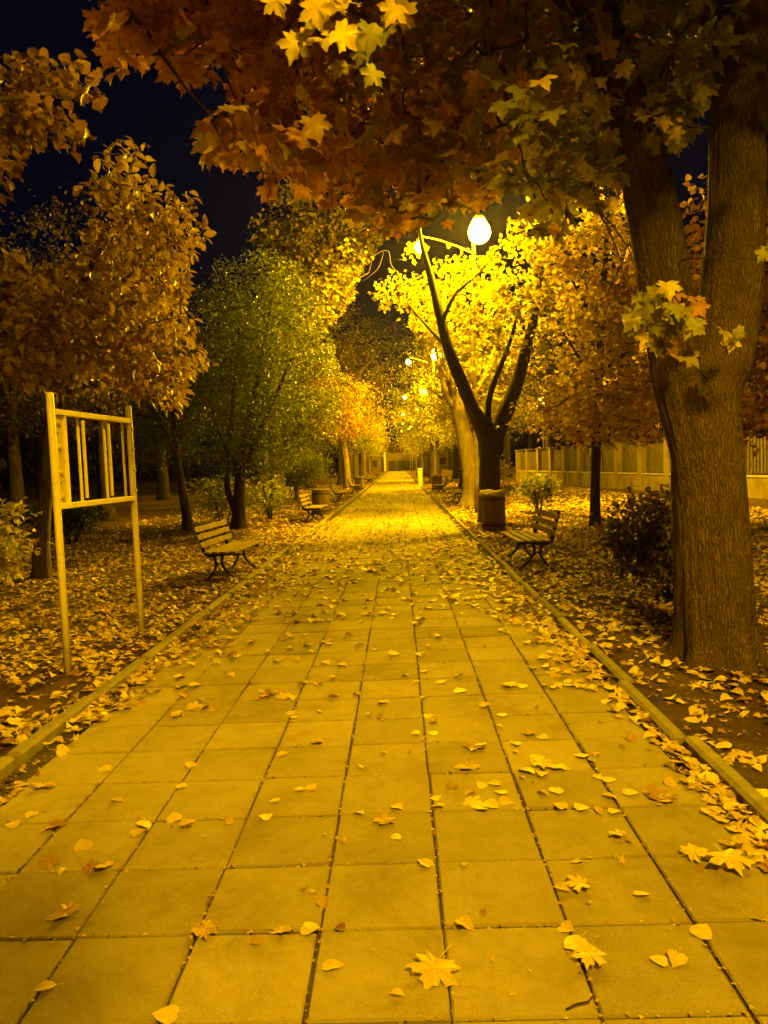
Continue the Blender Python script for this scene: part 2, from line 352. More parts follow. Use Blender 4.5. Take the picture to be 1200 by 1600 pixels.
def tree(kind, label, cat, loc, stems, blobs, tm, lsize, per, crad, lm, bm, polys=None, tintf=None, seed=1, group=None, twig_r=.012,
         droop=.5, bark_disp=None, flat=.55, sides=10, minz=1.5, twigs=True, flare=True):
    r = np.random.default_rng(seed)
    loc = np.array([loc[0], loc[1], 0.0]) if len(loc) == 2 else np.array(loc, float)
    root = tag(empty(kind, loc), label, cat, group)
    wood = MB(); sk = []
    for si, (pts, rad) in enumerate(stems):
        q, rr = smooth_path(pts, rad)
        if si == 0 and flare: rr = [a*(1+.35*math.exp(-max(p[2], 0)/.18)) for a, p in zip(rr, q)]
        sd = seed*10+si
        def dd(a, i, rad_, q=q, sd=sd):
            return rad_*.16*mnoise.noise(Vector((math.cos(a)*1.6, math.sin(a)*1.6, q[i][2]*1.1+sd)))
        wood.tube(q, rr, sides, disp=bark_disp or dd)
        for p, a in zip(q, rr):
            if p[2] > minz: sk.append(p)
    sk = np.array(sk) if sk else np.array([[*loc[:2], minz]])
    P = []; TT = []; NN = []; TI = []
    for (c, rad, ncl) in blobs:
        c = np.array(c, float); rad = np.array(rad, float)
        d = norm(r.normal(size=(ncl*8, 3))); rr = r.random(ncl*8)**(1/2.2)
        pts = c+d*rad*rr[:, None]
        pts = pts[allowed(pts, polys)][:ncl]
        if len(pts): pts = pts[np.argsort([np.min(np.linalg.norm(sk-p, axis=1)) for p in pts])]
        for p in pts:
            dist = np.linalg.norm((sk-p)*np.array([1, 1, 1.25]), axis=1)+.6*np.maximum(0, sk[:, 2]-p[2])
            k = int(np.argmin(dist)); a = sk[k]
            L = np.linalg.norm(p-a)
            if twigs and L > .1:
                w = wobble(bez(a, p, r.uniform(-.05, .2), 6), .02*L, int(r.integers(1e9)))
                wood.tube(w, list(np.linspace(twig_r*(.7+.5*L), twig_r*.35, 6)), 4 if L < 1.2 else 5, cap=False); sk = np.vstack([sk, w[2:5]])
            else: w = np.array([a, p])
            m = max(3, int(per*r.uniform(.6, 1.4)))
            q = p+r.normal(size=(m, 3))*crad*np.array([1, 1, flat])*r.uniform(.7, 1.25)
            # some leaves sit along the last stretch of the twig
            al = r.random(m) < .25
            if al.any() and len(w) > 3: q[al] = w[-3]+(w[-1]-w[-3])*r.random((al.sum(), 1))+r.normal(size=(al.sum(), 3))*crad*.35
            out = norm(q-np.array([loc[0], loc[1], p[2]-.5])+1e-6)
            t = norm(out*.7+r.normal(size=(m, 3))*.7+np.array([0, 0, -droop]))
            nn = norm(np.array([0, 0, .9])+out*.45+r.normal(size=(m, 3))*.55)
            P.append(q); TT.append(t); NN.append(nn)
            TI.append(np.clip(r.normal(.5, .14)+r.normal(0, .17, m), 0, 1) if tintf is None else tintf(q, p, r))
    wood.build('trunk', bm, root, smooth=True, off=loc)
    if P:
        P = np.vstack(P); TT = np.vstack(TT); NN = np.vstack(NN); TI = np.concatenate(TI)
        ok = allowed(P, polys) & (P[:, 2] > .15)
        for h_ in ((2.45, 21, 7.8), (.81, 21, 7.4)): ok &= np.linalg.norm(P-np.array(h_), axis=1) > .95
        P, TT, NN, TI = P[ok], TT[ok], NN[ok], TI[ok]
        S = r.uniform(lsize[0], lsize[1], len(P))
        leaf_mesh('crown', P, TT, NN, S, tm, TI, lm, root, loc)
    return root

# ------------------------------------------------------------------ setting: ground, path, kerbs
GZ = .015                                                           # soil level beside the path
def ground():
    m = MB(); XL, XR = -2.09, 1.43
    def sheet(x0, x1, y0, y1, nx, ny, sgn, amp, d=0):
        xs = np.linspace(0, 1, nx+1)**(2.2 if nx > 4 else 1); ys = np.linspace(0, 1, ny+1)**(1.6 if ny > 4 else 1)
        vs = []
        for j in ys:
            for i in xs:
                x = x0+(x1-x0)*i; y = y0+(y1-y0)*j
                e = min(1, abs(x-x0)/.8)
                vs.append((x, y, GZ+amp*e*(mnoise.noise(Vector((x*.35, y*.35, 3)))+.4*mnoise.noise(Vector((x*1.3, y*1.3, 9))))))
        fs = []
        for j in range(ny):
            for i in range(nx):
                a = j*(nx+1)+i; q = (a, a+1, a+nx+2, a+nx+1); fs.append(q if sgn > 0 else q[::-1])
        m.add(vs, fs)
    sheet(XL, -400, -40, 400, 90, 150, -1, .05); sheet(XR, 400, -40, 400, 90, 150, 1, .05)
    m.add([(XL, -40, -.03), (XR, -40, -.03), (XR, 400, -.03), (XL, 400, -.03)], [(0, 1, 2, 3)])
    o = m.build('ground', M_SOIL, smooth=True); o['kind'] = 'structure'
    return o
ground()
SX, SY, SS = -.3113, 1.9223, .4
def path():
    m = MB(); r = random.Random(3)
    for j in range(-14, 372):
        y0 = SY+j*SS
        for i in range(-4, 4):
            x0 = SX+i*SS
            gx, gy = .0050, .0042
            xa, xb, ya, yb = x0+gx+r.gauss(0, .0016), x0+SS-gx+r.gauss(0, .0016), y0+gy+r.gauss(0, .0016), y0+SS-gy+r.gauss(0, .0016)
            b = .006; tz = [r.gauss(0, .002) for _ in range(4)]; h = r.gauss(0, .0018); t = min(1, max(0, r.gauss(.5, .2)))
            if y0 > 30: 
                m.add([(xa, ya, h), (xb, ya, h), (xb, yb, h), (xa, yb, h)], [(0, 1, 2, 3)], t); continue
            top = [(xa+b, ya+b, h+tz[0]), (xb-b, ya+b, h+tz[1]), (xb-b, yb-b, h+tz[2]), (xa+b, yb-b, h+tz[3])]
            mid = [(xa, ya, h-b), (xb, ya, h-b), (xb, yb, h-b), (xa, yb, h-b)]
            bot = [(x, y, -.028) for x, y, _ in mid]
            fs = [(0, 1, 2, 3)]
            for k in range(4):
                l = (k+1) % 4; fs += [(4+k, 4+l, l, k), (8+k, 8+l, 4+l, 4+k)]
            m.add(top+mid+bot, fs, t)
    o = m.build('path', M_SLAB); o['kind'] = 'structure'
    s = MB(); s.add([(-2.05, -5, -.013), (1.40, -5, -.013), (1.40, 151, -.013), (-2.05, 151, -.013)], [(0, 1, 2, 3)])
    q = s.build('path_bed', M_SAND); q['kind'] = 'structure'
path()
def kerb(x0, seed, jog):
    m = MB(); r = random.Random(seed)
    y = -4.2
    while y < 150:
        L = 1.0; dx = r.gauss(0, .009)+(jog(y)); h = r.gauss(.05, .006)
        m.box((x0+dx, y+L/2, h-.10), (.085, L-.012, .20), rz=r.gauss(0, .008), tint=min(1, max(0, r.gauss(.5, .25))), bev=.018)
        y += L
    o = m.build('kerb', M_KERB); o['kind'] = 'structure'
kerb(-2.09, 1, lambda y: 0); kerb(1.43, 2, lambda y: .02 if y < 3.4 else 0)

# ------------------------------------------------------------------ lamps
def lamp_proto(bulb):
    root = empty('street_lamp', (0, 0, 0))
    m = MB(); m.tube([(0, 0, -.1), (0, 0, .9), (0, 0, .95), (.04, 0, 4.5), (.12, 0, 7.6), (.2, 0, 8.02)], [.085, .085, .06, .05, .042, .036], 12); m.build('pole', M_POLE, root, True)
    a = MB(); a.tube([(.11, 0, 7.15), (-.35, 0, 7.38), (-.85, 0, 7.58), (-1.38, 0, 7.72)], [.022, .019, .017, .015], 8); a.build('arm', M_POLE, root, True)
    for (x, z, k_) in ((.28, 7.80, 1.2), (-1.36, 7.42, .55)):
        hd = MB()
        hd.lathe([(.02, .40), (.05, .37), (.09, .33), (.125, .28), (.135, .22), (.12, .215), (.02, .24)], 20)
        ho = hd.build('lamp_head', M_LAMPCAP, root, True); ho.location = (x, 0, z); ho.scale = (k_,)*3
        bl = MB(); n = 7
        bl.lathe([(.25*math.sin(t)+1e-4, -.25*math.cos(t)) for t in np.linspace(0, PI*.6, 8)]+[(.20, .15), (.15, .24), (.11, .31)], 18, (0, 0, -.06))
        bl.build('bulb', bulb, ho, True)
    return root
lp = lamp_proto(M_BULB)
lp.location = (2.17, 21, 0); tag(lp, 'tall two headed street lamp nearest in view, glowing among yellow maple leaves', 'street lamp', 'street lamps along the path')
lr = lamp_proto(M_BULB_ROW); lr.location = (2.17, 44.5, 0); tag(lr, 'x', 'street lamp', 'street lamps along the path')
lr['label'] = ('second street lamp down the path, thin pole with a sloping arm and two lights')
dup(lr, (2.17, 68, 0), 0, 'third street lamp down the path, lights just above the low yellow crowns')
dup(lr, (2.17, 91, 0), 0, 'fourth street lamp down the path, tiny lights among the far crowns')
dup(lr, (2.17, 114, 0), 0, 'fifth street lamp down the path, glow near the distant building')
dup(lr, (2.17, 137, 0), 0, 'farthest street lamp, beside the building that closes the path')
lh = lamp_proto(M_BULB_HOOD); lh.location = (2.17, -2.2, 0); tag(lh, 'street lamp behind the viewer lighting the near paving', 'street lamp')
lf = lamp_proto(M_BULB_FAR); lf.location = (11.6, 60, 0); lf.scale = (.78,)*3; lf.rotation_euler = (0, 0, PI*.46)
tag(lf, 'lone street lamp glowing beyond the garden wall under orange foliage', 'street lamp')

# ------------------------------------------------------------------ notice board frame
def board():
    a = np.array([-2.53, 5.47]); b = np.array([-2.43, 6.79]); ang = math.atan2(b[1]-a[1], b[0]-a[0])
    L = float(np.linalg.norm(b-a)); root = tag(empty('notice_board', (a[0], a[1], 0), ang), 'empty cream painted metal notice board frame on two posts beside the left kerb', 'notice board')
    for x in (0, L):
        MB().tube([(x, 0, -.1), (x, 0, 1), (x, 0, 2.105), (x, 0, 2.115)], [.0275, .0275, .0275, .022], 16).build('post', M_YPAINT, root, True)
    # local -y faces the path
    for z in (1.975, 1.275): MB().box((L/2, -.002, z), (L-.052, .05, .042), bev=.003).build('rail', M_YPAINT, root)
    p = MB(); p.box((.098, .004, 1.625), (.142, .006, .657), bev=.001); po = p.build('side_plate', M_YPAINT, root)
    q = MB(); q.box((.163, -.013, 1.625), (.008, .026, .657), bev=.001); q.build('flange', M_YPAINT, po)
    for z in (1.90, 1.72, 1.53, 1.345):
        k = MB(); k.tube([(.075, .001, z), (.075, -.020, z), (.075, -.025, z)], [.019, .018, .011], 10); k.build('bolt', M_BOLT, po, False)
        k = MB(); k.tube([(L-.012, -.024, z), (L-.012, -.040, z), (L-.012, -.044, z)], [.015, .014, .008], 10); k.build('bolt', M_BOLT, root, False)
    for z in (1.82, 1.45):
        k = MB(); k.tube([(.08, .0014, z), (.08, -.0005, z)], [.007, .007], 10); k.build('hole', M_HOLE, po)
    for x in (L/3, 2*L/3, L-.085):
        if x < L-.1: MB().box((x, -.012, 1.625), (.028, .016, .614), bev=.002).build('bar', M_YPAINT, root)
        MB().box((x, .031, 1.625), (.028, .014, .657), bev=.002).build('bar', M_YPAINT, root)
board()

# ------------------------------------------------------------------ benches: local y = length, x = forward (towards the path)
def bench():
    root = empty('park_bench', (0, 0, 0)); L = 1.42; k = .96
    for y in (.18, L-.18):
        f = MB()
        up = [(-.60, .76), (-.565, .64), (-.53, .52), (-.505, .42), (-.47, .365), (-.40, .345), (-.25, .36), (-.12, .365), (-.02, .345)]
        q, rr = smooth_path([(x, y, z) for x, z in up], [.02, .024, .026, .028, .03, .03, .026, .025, .02], 5)
        f.tube(q, rr, 8)
        for leg in ([(-.37, .35), (-.345, .27), (-.345, .18), (-.40, .08), (-.47, .01), (-.50, -.02)], [(-.23, .355), (-.255, .27), (-.235, .18), (-.16, .09), (-.07, .02), (-.03, -.02)]):
            q, rr = smooth_path([(x, y, z) for x, z in leg], [.022, .02, .017, .016, .017, .022], 5); f.tube(q, rr, 8)
        f.tube([(-.345, y, .2), (-.29, y, .23), (-.245, y, .2)], .012, 6)
        f.build('frame', M_IRON, root, True)
    for z, x, in ((.705, -.575), (.60, -.543), (.495, -.508)):
        b = MB(); b.bar((x+.022, 0, z), (x+.022, L, z), .026, .078, bev=.006, upv=(-.3, 0, 1)); b.build('back_slat', M_WOOD, root)
    for x in (-.405, -.29, -.175, -.05):
        b = MB(); b.bar((x, 0, .392), (x, L, .392), .085, .03, bev=.006, upv=(.05, 0, 1)); b.build('seat_slat', M_WOOD, root)
    return root
bn = bench(); G = 'wooden benches along the path'
def seat(side, x, y, rot, label, first=False):
    o = bn if first else copy_tree(bn)
    o.location = (x, y, GZ-.01)
    o.rotation_euler = (0, 0, rot if side == 'L' else PI+rot)
    tag(o, label, 'bench', G)
seat('L', -2.20, 9.85, math.radians(-4), 'slatted park bench on the left lawn edge, nearest one behind the notice board', True)
seat('R', 1.49, 11.3, math.radians(2), 'slatted park bench on the right seen from its iron end, near the wrapped bin')
seat('L', -2.12, 19.8, math.radians(-3), 'park bench on the left standing just before the wooden bin')
seat('L', -2.15, 30.0, 0, 'park bench on the left beyond the wooden bin with sunlit looking pale back slats')
seat('L', -2.12, 39.5, 0, 'park bench on the left in front of the pale leaning trunk')
seat('L', -2.10, 58, 0, 'far park bench on the left by the dark trunk')
seat('L', -2.10, 63, 0, 'small far park bench on the left, last but one of its row')
seat('R', 1.75, 27.2, math.radians(6), 'park bench on the right half hidden by the pale trunk')
seat('R', 1.70, 36.5, 0, 'dark park bench on the right next to the far square bin')
seat('L', -2.05, 82, 0, 'farthest pale park bench on the left near the building')

# ------------------------------------------------------------------ litter bins
def bin_(h, rad, liner, mat):
    root = empty('litter_bin', (0, 0, 0)); n = 22
    b = MB()
    for j in range(n):
        a = 2*PI*j/n; w = 2*rad*math.sin(PI/n)-.006
        b.box((rad*math.cos(a), rad*math.sin(a), h/2+.03), (.022, w, h-.04), rz=a, tint=random.random(), bev=.004)
    b.build('slat_wall', mat, root)
    d = MB(); d.lathe([(1e-3, .05), (rad-.02, .05), (rad-.02, h-.02), (rad-.035, h-.02), (rad-.035, .08), (1e-3, .08)], 24); d.build('drum', M_IRON, root, True)
    rg = MB()
    for z in (.14, h*.85): rg.lathe([(rad+.012, z-.015), (rad+.02, z-.015), (rad+.02, z+.015), (rad+.012, z+.015), (rad+.012, z-.015)], 24)
    rg.build('hoop', M_IRON, root)
    if liner:
        r = random.Random(5); m = MB(); k = 40; prof = []
        rows_ = [(rad-.05, h-.2), (rad-.05, h-.02), (rad-.03, h+.05), (rad+.01, h+.065), (rad+.035, h+.04), (rad+.038, h-.0), (rad+.03, h-.05)]
        vs = []
        for i, (ra, z) in enumerate(rows_):
            for j in range(k):
                a = 2*PI*j/k; s = .02*mnoise.noise(Vector((math.cos(a)*3, math.sin(a)*3, i*.8)))*(1+i*.3); zz = .045*mnoise.noise(Vector((math.cos(a)*1.7+5, math.sin(a)*1.7, i*.15)))*(i > 0)*(1.5 if i > 4 else 1)
                vs.append(((ra+s)*math.cos(a), (ra+s)*math.sin(a), z+zz))
        fs = [(i*k+j, i*k+(j+1) % k, (i+1)*k+(j+1) % k, (i+1)*k+j) for i in range(len(rows_)-1) for j in range(k)]
        m.add(vs, fs); m.build('liner_bag', M_BAG, root, True)
    else:
        m = MB(); m.lathe([(rad-.04, h), (rad-.04, h+.03), (rad+.03, h+.03), (rad+.03, h-.005)], 28); m.build('rim', M_PLASTER2, root, True)
    return root
b1 = bin_(.80, .24, True, M_BINWOOD); b1.location = (1.96, 15.75, 0); tag(b1, 'round slatted litter bin with pale liner bag folded over its rim', 'litter bin')
b2 = bin_(.78, .255, False, M_BINWOOD); b2.location = (-2.42, 22.9, 0); tag(b2, 'round brown wooden litter bin behind a bench on the left', 'litter bin')
dup(b2, (1.95, 38.6, 0), .3, 'dark litter bin on the right between far benches')
dup(b2, (-2.30, 43.5, 0), .7, 'small litter bin on the left past the pale leaning trunk')

# ------------------------------------------------------------------ marker post
mp = tag(empty('marker_post', (1.34, 47, 0)), 'short white upright marker post standing at the right edge of the path', 'marker post')
MB().box((0, 0, .57), (.27, .09, 1.16), bev=.012).build('post_body', M_WHITE, mp)
MB().box((.03, -.0475, .98), (.06, .006, .05)).build('plate', M_IRON, mp)

# ------------------------------------------------------------------ garden wall on the right
def garden_wall():
    A = np.array([8.05, 50.2]); B = np.array([11.3, 19.0]); d = B-A; L = float(np.linalg.norm(d)); ang = math.atan2(d[1], d[0])
    root = tag(empty('garden_wall', (A[0], A[1], 0), ang), 'stained plaster garden wall with square pillars and board panels behind the trees', 'wall')
    MB().box((L/2, 0, .31), (L, .26, .70)).build('plinth', M_PLASTER, root)
    MB().box((L/2, 0, .69), (L, .34, .06), bev=.01).build('coping', M_PLASTER2, root)
    n = 13; st = L/n
    for k in range(n+1):
        p = MB(); p.box((k*st, 0, 1.0), (.36, .38, 2.0), bev=.01); p.box((k*st, 0, 2.04), (.46, .48, .08), bev=.015); p.build('pillar', M_PLASTER, root)
        if k < n:
            q = MB(); x0 = k*st+.22; x1 = (k+1)*st-.22; nb = 11; w = (x1-x0)/nb
            for i in range(nb): q.box((x0+(i+.5)*w, .03, 1.33), (w*.72, .022, 1.12+.03*random.random()), tint=random.random())
            for z in (.92, 1.70): q.box(((x0+x1)/2, .07, z), (x1-x0, .05, .08))
            q.build('panel', M_PANEL, root)
garden_wall()
# building closing the path
def building():
    root = tag(empty('park_building', (1.0, 152, 0)), 'low ochre building with dark openings closing the far end of the path', 'building')
    w = MB(); w.box((0, 4, 1.9), (24, 8, 3.8)); w.build('wall', M_HOUSE, root)
    r = MB(); r.add([(-12.6, -.6, 3.8), (12.6, -.6, 3.8), (12.6, 8.6, 3.8), (-12.6, 8.6, 3.8), (-9, 4, 6.2), (9, 4, 6.2)], [(0, 1, 5, 4), (1, 2, 5), (2, 3, 4, 5), (3, 0, 4), (3, 2, 1, 0)]); r.build('roof', M_ROOF, root)
    for x, z, ww, hh in ((-2.2, 1.05, 1.6, 2.1), (.4, 1.0, 3.4, 2.0), (4.2, 1.5, 1.1, 1.2), (-6, 1.6, 1.4, 1.3), (8, 1.6, 1.4, 1.3)):
        MB().box((x, -.03, z), (ww, .1, hh), bev=.02).build('door' if z < 1.2 else 'window', M_DARKDOOR, root)
    MB().box((-3.7, -1.2, 1.9), (.45, .45, 3.8), bev=.03).build('column', M_WHITE, root)
building()

# ------------------------------------------------------------------ trees
def P_(x, y, Y): return tuple(at(x, y, Y))
def ridge(q):
    def dd(a, i, r):
        z = q[i][2] if i < len(q) else 0
        v = mnoise.noise(Vector((math.cos(a)*7.5, math.sin(a)*7.5, z*1.3)))
        w = mnoise.noise(Vector((math.cos(a)*19, math.sin(a)*19, z*3.5+4)))
        lob = mnoise.noise(Vector((math.cos(a)*1.3, math.sin(a)*1.3, z*.5+8)))
        ft = math.exp(-max(z, 0)/.13)*mnoise.noise(Vector((math.cos(a)*2.1, math.sin(a)*2.1, 21)))*.16+.035*math.exp(-max(z, 0)/.10)
        return .012*(1-2*abs(v))+.009*w+.026*lob+ft
    return dd
def big_maple():
    root = tag(empty('maple_tree', (2.2, 5.32, 0)), 'massive forked old maple with furrowed bark whose orange and green leaves roof the path', 'tree')
    w = MB(); r = np.random.default_rng(11)
    Y = 5.35
    main = [((2.21, 5.32, -.1), .31), ((2.225, 5.32, .04), .29), ((2.22, 5.32, .25), .262), ((2.21, 5.33, .8), .247), ((2.19, 5.34, 1.4), .232), ((2.19, 5.36, 1.9), .225), (P_(1128, 560, 5.42), .205), (P_(1142, 460, 5.5), .20), (P_(1150, 330, 5.58), .185), (P_(1153, 180, 5.65), .178), (P_(1158, 0, 5.7), .168), (P_(1160, -200, 5.75), .15), ((2.4, 6.0, 7.4), .11), ((2.5, 6.3, 9.4), .05)]
    left = [((2.10, 5.28, 1.15), .12), ((2.06, 5.27, 1.55), .145), (P_(1062, 600, 5.26), .15), (P_(1046, 500, 5.25), .155), (P_(1036, 420, 5.2), .16), (P_(1018, 320, 5.15), .152), (P_(996, 230, 5.1), .14), (P_(965, 130, 5.0), .125), (P_(925, 0, 4.8), .105), (P_(860, -160, 4.6), .085), ((.5, 4.3, 6.6), .055), ((.0, 4.0, 7.8), .03)]
    sk = []
    for pts, n, st in ((main, 110, 14), (left, 80, 12)):
        q, rr = smooth_path([p for p, _ in pts], [a for _, a in pts], st); w.tube(q, rr, n, disp=ridge(q))
        sk += [p for p in q if p[2] > 2.6]
    # limbs reaching over the path
    limbs = [[(1.5, 5.1, 4.3), (.7, 4.8, 4.55), (-.2, 4.6, 4.6), (-1.2, 4.4, 4.5)], [(1.2, 4.9, 5.0), (.4, 5.6, 5.3), (-.6, 6.2, 5.2), (-1.6, 6.6, 5.0)],
             [(2.3, 5.6, 4.6), (1.9, 6.6, 5.1), (1.3, 7.6, 5.2), (.6, 8.6, 5.0)], [(2.4, 5.7, 5.3), (3.2, 6.6, 5.9), (4.0, 7.6, 6.2)],
             [(2.35, 5.6, 4.9), (2.9, 4.6, 5.5), (3.4, 3.6, 5.9), (3.8, 2.6, 6.0)], [(1.0, 4.8, 5.4), (.8, 3.8, 5.5), (.5, 2.9, 5.3), (.2, 2.1, 4.9)], [(2.4, 6.1, 7.4), (1.4, 6.4, 8.2), (.4, 6.8, 8.6)]]
    for l in limbs:
        q, rr = smooth_path(l, list(np.linspace(.06, .018, len(l))), 7); q = wobble(q, .02, len(sk)); w.tube(q, rr, 10); sk += list(q)
    sk = np.array(sk)
    hang = [[(165, -40), (168, 60), (185, 105), (240, 95), (285, 122), (318, 92), (330, 115), (345, 60), (372, 150), (345, 178), (322, 205), (350, 240), (372, 262), (398, 298), (425, 300), (440, 262), (500, 290), (560, 330), (610, 365), (660, 362), (700, 340), (728, 300), (795, 292), (865, 360), (930, 330), (985, 260), (1040, 215), (1100, 190), (1105, -40)],
            [(1105, -40), (1100, 110), (1130, 60), (1240, 60), (1240, -40)]]
    P = []; TT = []; NN = []; TI = []; skl = []
    def spray(c, m, rad, tint, flat=.5, twig=True):
        c = np.array(c, float)
        S_ = np.vstack([sk]+skl); k = int(np.argmin(np.linalg.norm(S_-c, axis=1))); a = S_[k]; L = np.linalg.norm(c-a)
        if twig and L > .12:
            q = wobble(bez(a, c, .06, 7), .018*L, int(r.integers(1e9)))
            w.tube(q, list(np.linspace(.010+.004*L, .004, 7)), 5, cap=False); skl.append(q[2:6])
        q = c+r.normal(size=(m, 3))*rad*np.array([1, 1, flat])
        t = norm(norm((q-c)*np.array([1, 1, .3]))*.8+r.normal(size=(m, 3))*.45+np.array([0, 0, -.55]))
        nn = norm(np.array([0, 0, 1.0])+r.normal(size=(m, 3))*.5)
        P.append(q); TT.append(t); NN.append(nn); TI.append(np.clip(tint+r.normal(0, .06, m), 0, 1))
    def tintat(x):      # orange towards the outer left branches, green nearer the trunk
        return float(np.clip(.20+.32*(x+1.0)/1.6+r.normal(0, .09), .02, .9)) if r.random() > .06 else .97
    # sprays low over the path, in view
    n = 0
    while n < 430:
        x = r.uniform(165, 1240); y = r.uniform(-60, 360)
        if not inpoly(np.array([x]), np.array([y]), hang[0])[0]: continue
        Yd = r.uniform(4.5, 8.0) if x > 420 else r.uniform(4.2, 5.8)
        c = at(x, y, Yd)
        if c[2] < 2.7: continue
        spray(c, int(r.integers(7, 15)), .20, tintat(c[0]), .45); n += 1
    # the rest of the crown, above and behind the picture
    n = 0
    while n < 420:
        d = norm(r.normal(size=3)); c = np.array([1.0, 5.2, 6.6])+d*np.array([4.3, 4.0, 3.2])*r.random()**.45
        g_ = np.array([1.6, -2.2, 7.7]); tt = g_[2]/max(.1, g_[2]-c[2]); hit = g_+(c-g_)*tt
        if c[2] < 7.2 and -7 < hit[0] < 4 and hit[1] < 13: continue
        if c[2] < 3.3 or (c[1] < .8) or not allowed(c[None], hang)[0]: continue
        spray(c, int(r.integers(9, 17)), .30, tintat(c[0]), .5); n += 1
    # unseen sprays by the lamp behind the viewer, added to shadow the paving
    for c0 in ((-.30, -.50, 4.4), (.68, -.50, 4.6)):
        for _ in range(7): spray(np.array(c0)+r.normal(size=3)*np.array([.18, .12, .08]), 11, .13, .5, .5)
    # unseen sprays added to block the lamp behind the viewer from the low sprays
    low = [p[0] for p in P[:430]]; heads = [np.array([2.45, -2.2, 7.7]), np.array([.81, -2.2, 7.3])]; n = 0
    while n < 420:
        c0 = low[int(r.integers(len(low)))]; h0 = heads[int(r.integers(2))]; c = h0+(c0-h0)*r.uniform(.30, .78)
        X, Y_, Z = project(c)
        if Z[0] > .2 and -60 < X[0] < 1260 and Y_[0] > -60: continue
        if any((h_+(c-h_)*(h_[2]/max(.1, h_[2]-c[2])))[1] < 11.5 for h_ in heads): continue
        spray(c, int(r.integers(10, 17)), .26, tintat(c[0]), .6); n += 1
    P = np.vstack(P); TT = np.vstack(TT); NN = np.vstack(NN); TI = np.concatenate(TI)
    ok = allowed(P, hang); P, TT, NN, TI = P[ok], TT[ok], NN[ok], TI[ok]
    # few single low sprays hanging before the trunk
    extra = []
    for (x, y, Yd, m, tint, s) in ((1025, 480, 4.5, 9, .88, .13), (1000, 500, 4.6, 6, .95, .12), (1065, 498, 4.5, 7, .92, .13), (1035, 525, 4.6, 6, .6, .12), (1130, 515, 4.7, 4, .95, .10), (1090, 470, 4.7, 5, .3, .11), (820, 165, 4.2, 9, .9, .12), (1050, 145, 4.6, 10, .85, .12), (1035, 180, 4.6, 7, .95, .12), (1192, 405, 4.4, 2, .9, .10), (520, 20, 3.0, 9, .98, .11), (470, 5, 2.9, 6, .97, .11), (545, 50, 3.1, 4, .93, .11), (620, 8, 3.3, 4, .95, .11), (415, 285, 4.4, 2, .2, .13)):
        c = at(x, y, Yd); S_ = np.vstack([sk]+skl); up_ = S_[S_[:, 2] > c[2]+.15] if y < 300 else S_; k = int(np.argmin(np.linalg.norm((up_-c)*np.array([1, 1, .6]), axis=1))); q = bez(up_[k], c, .10, 8); w.tube(wobble(q, .012, m), list(np.linspace(.008, .003, 8)), 5, cap=False)
        for _ in range(m):
            extra.append((c+r.normal(size=3)*np.array([.085, .07, .06]), norm(np.array([r.normal(0, .6), -.2+r.normal(0, .3), -.75])), norm(np.array([r.normal(0, .5), -.9, .55+r.normal(0, .3)])), tint+r.normal(0, .05), s*r.uniform(.85, 1.25)))
    P = np.vstack([P]+[e[0][None] for e in extra]); TT = np.vstack([TT]+[e[1][None] for e in extra]); NN = np.vstack([NN]+[e[2][None] for e in extra])
    TI = np.concatenate([TI, [e[3] for e in extra]]); S = np.concatenate([r.uniform(.10, .17, len(P)-len(extra)), [e[4] for e in extra]])
    w.build('trunk', M_BARK_BIG, root, True, off=(2.2, 5.32, 0))
    leaf_mesh('crown', P, TT, NN, S, T_MAPLE, TI, M_L_MAPLE, root, (2.2, 5.32, 0))
big_maple()

# forked yellow maple beside the nearest lamp
V0 = (2.13, 17.63)
tree('maple_tree', 'dark trunked V forked yellow maple glowing under the nearest street lamp', 'tree', V0,
     [([(2.13, 17.63, -.1), (2.13, 17.63, .8), (2.14, 17.63, 1.6), P_(767, 682, 17.63), P_(740, 640, 17.6)], [.27, .245, .235, .24, .15]),
      ([(2.12, 17.6, 1.7), P_(745, 655, 17.5), P_(722, 600, 17.4), P_(702, 550, 17.6), P_(690, 505, 18.2), P_(675, 440, 19.3), P_(660, 385, 20.4), P_(655, 350, 21.4)], [.17, .15, .14, .13, .12, .10, .07, .04]),
      ([(2.2, 17.62, 1.7), P_(785, 655, 17.7), P_(805, 605, 17.8), P_(818, 560, 17.9), P_(838, 480, 18.1), P_(850, 400, 18.3)], [.2, .18, .16, .14, .10, .05]),
      ([(2.16, 17.62, 1.8), P_(763, 660, 17.6), P_(764, 625, 17.6), P_(775, 590, 17.5), P_(795, 540, 17.3), P_(815, 470, 17.2)], [.09, .075, .07, .06, .045, .02]),
      ([P_(690, 505, 18.2), P_(712, 460, 18.6), P_(745, 430, 18.9), P_(790, 380, 19.2)], [.05, .04, .03, .015]), ([P_(700, 545, 17.7), P_(650, 490, 19.5), P_(620, 450, 21.0)], [.04, .03, .012])],
     [((.9, 22.0, 5.4), (1.9, 1.2, 2.8), 75), ((3.6, 18.4, 5.6), (2.2, 2.6, 2.9), 120)], T_HEART, (.09, .14), 23, .23, M_L_LAMPSIDE, M_BARK_DK,
     polys=[[(595, 450), (608, 405), (640, 372), (700, 365), (735, 385), (760, 400), (790, 330), (850, 300), (900, 360), (900, 470), (870, 540), (850, 600), (815, 560), (780, 640), (755, 630), (728, 610), (705, 540), (690, 570), (655, 555), (625, 520), (600, 480)]],
     seed=21, minz=2.4, sides=14)
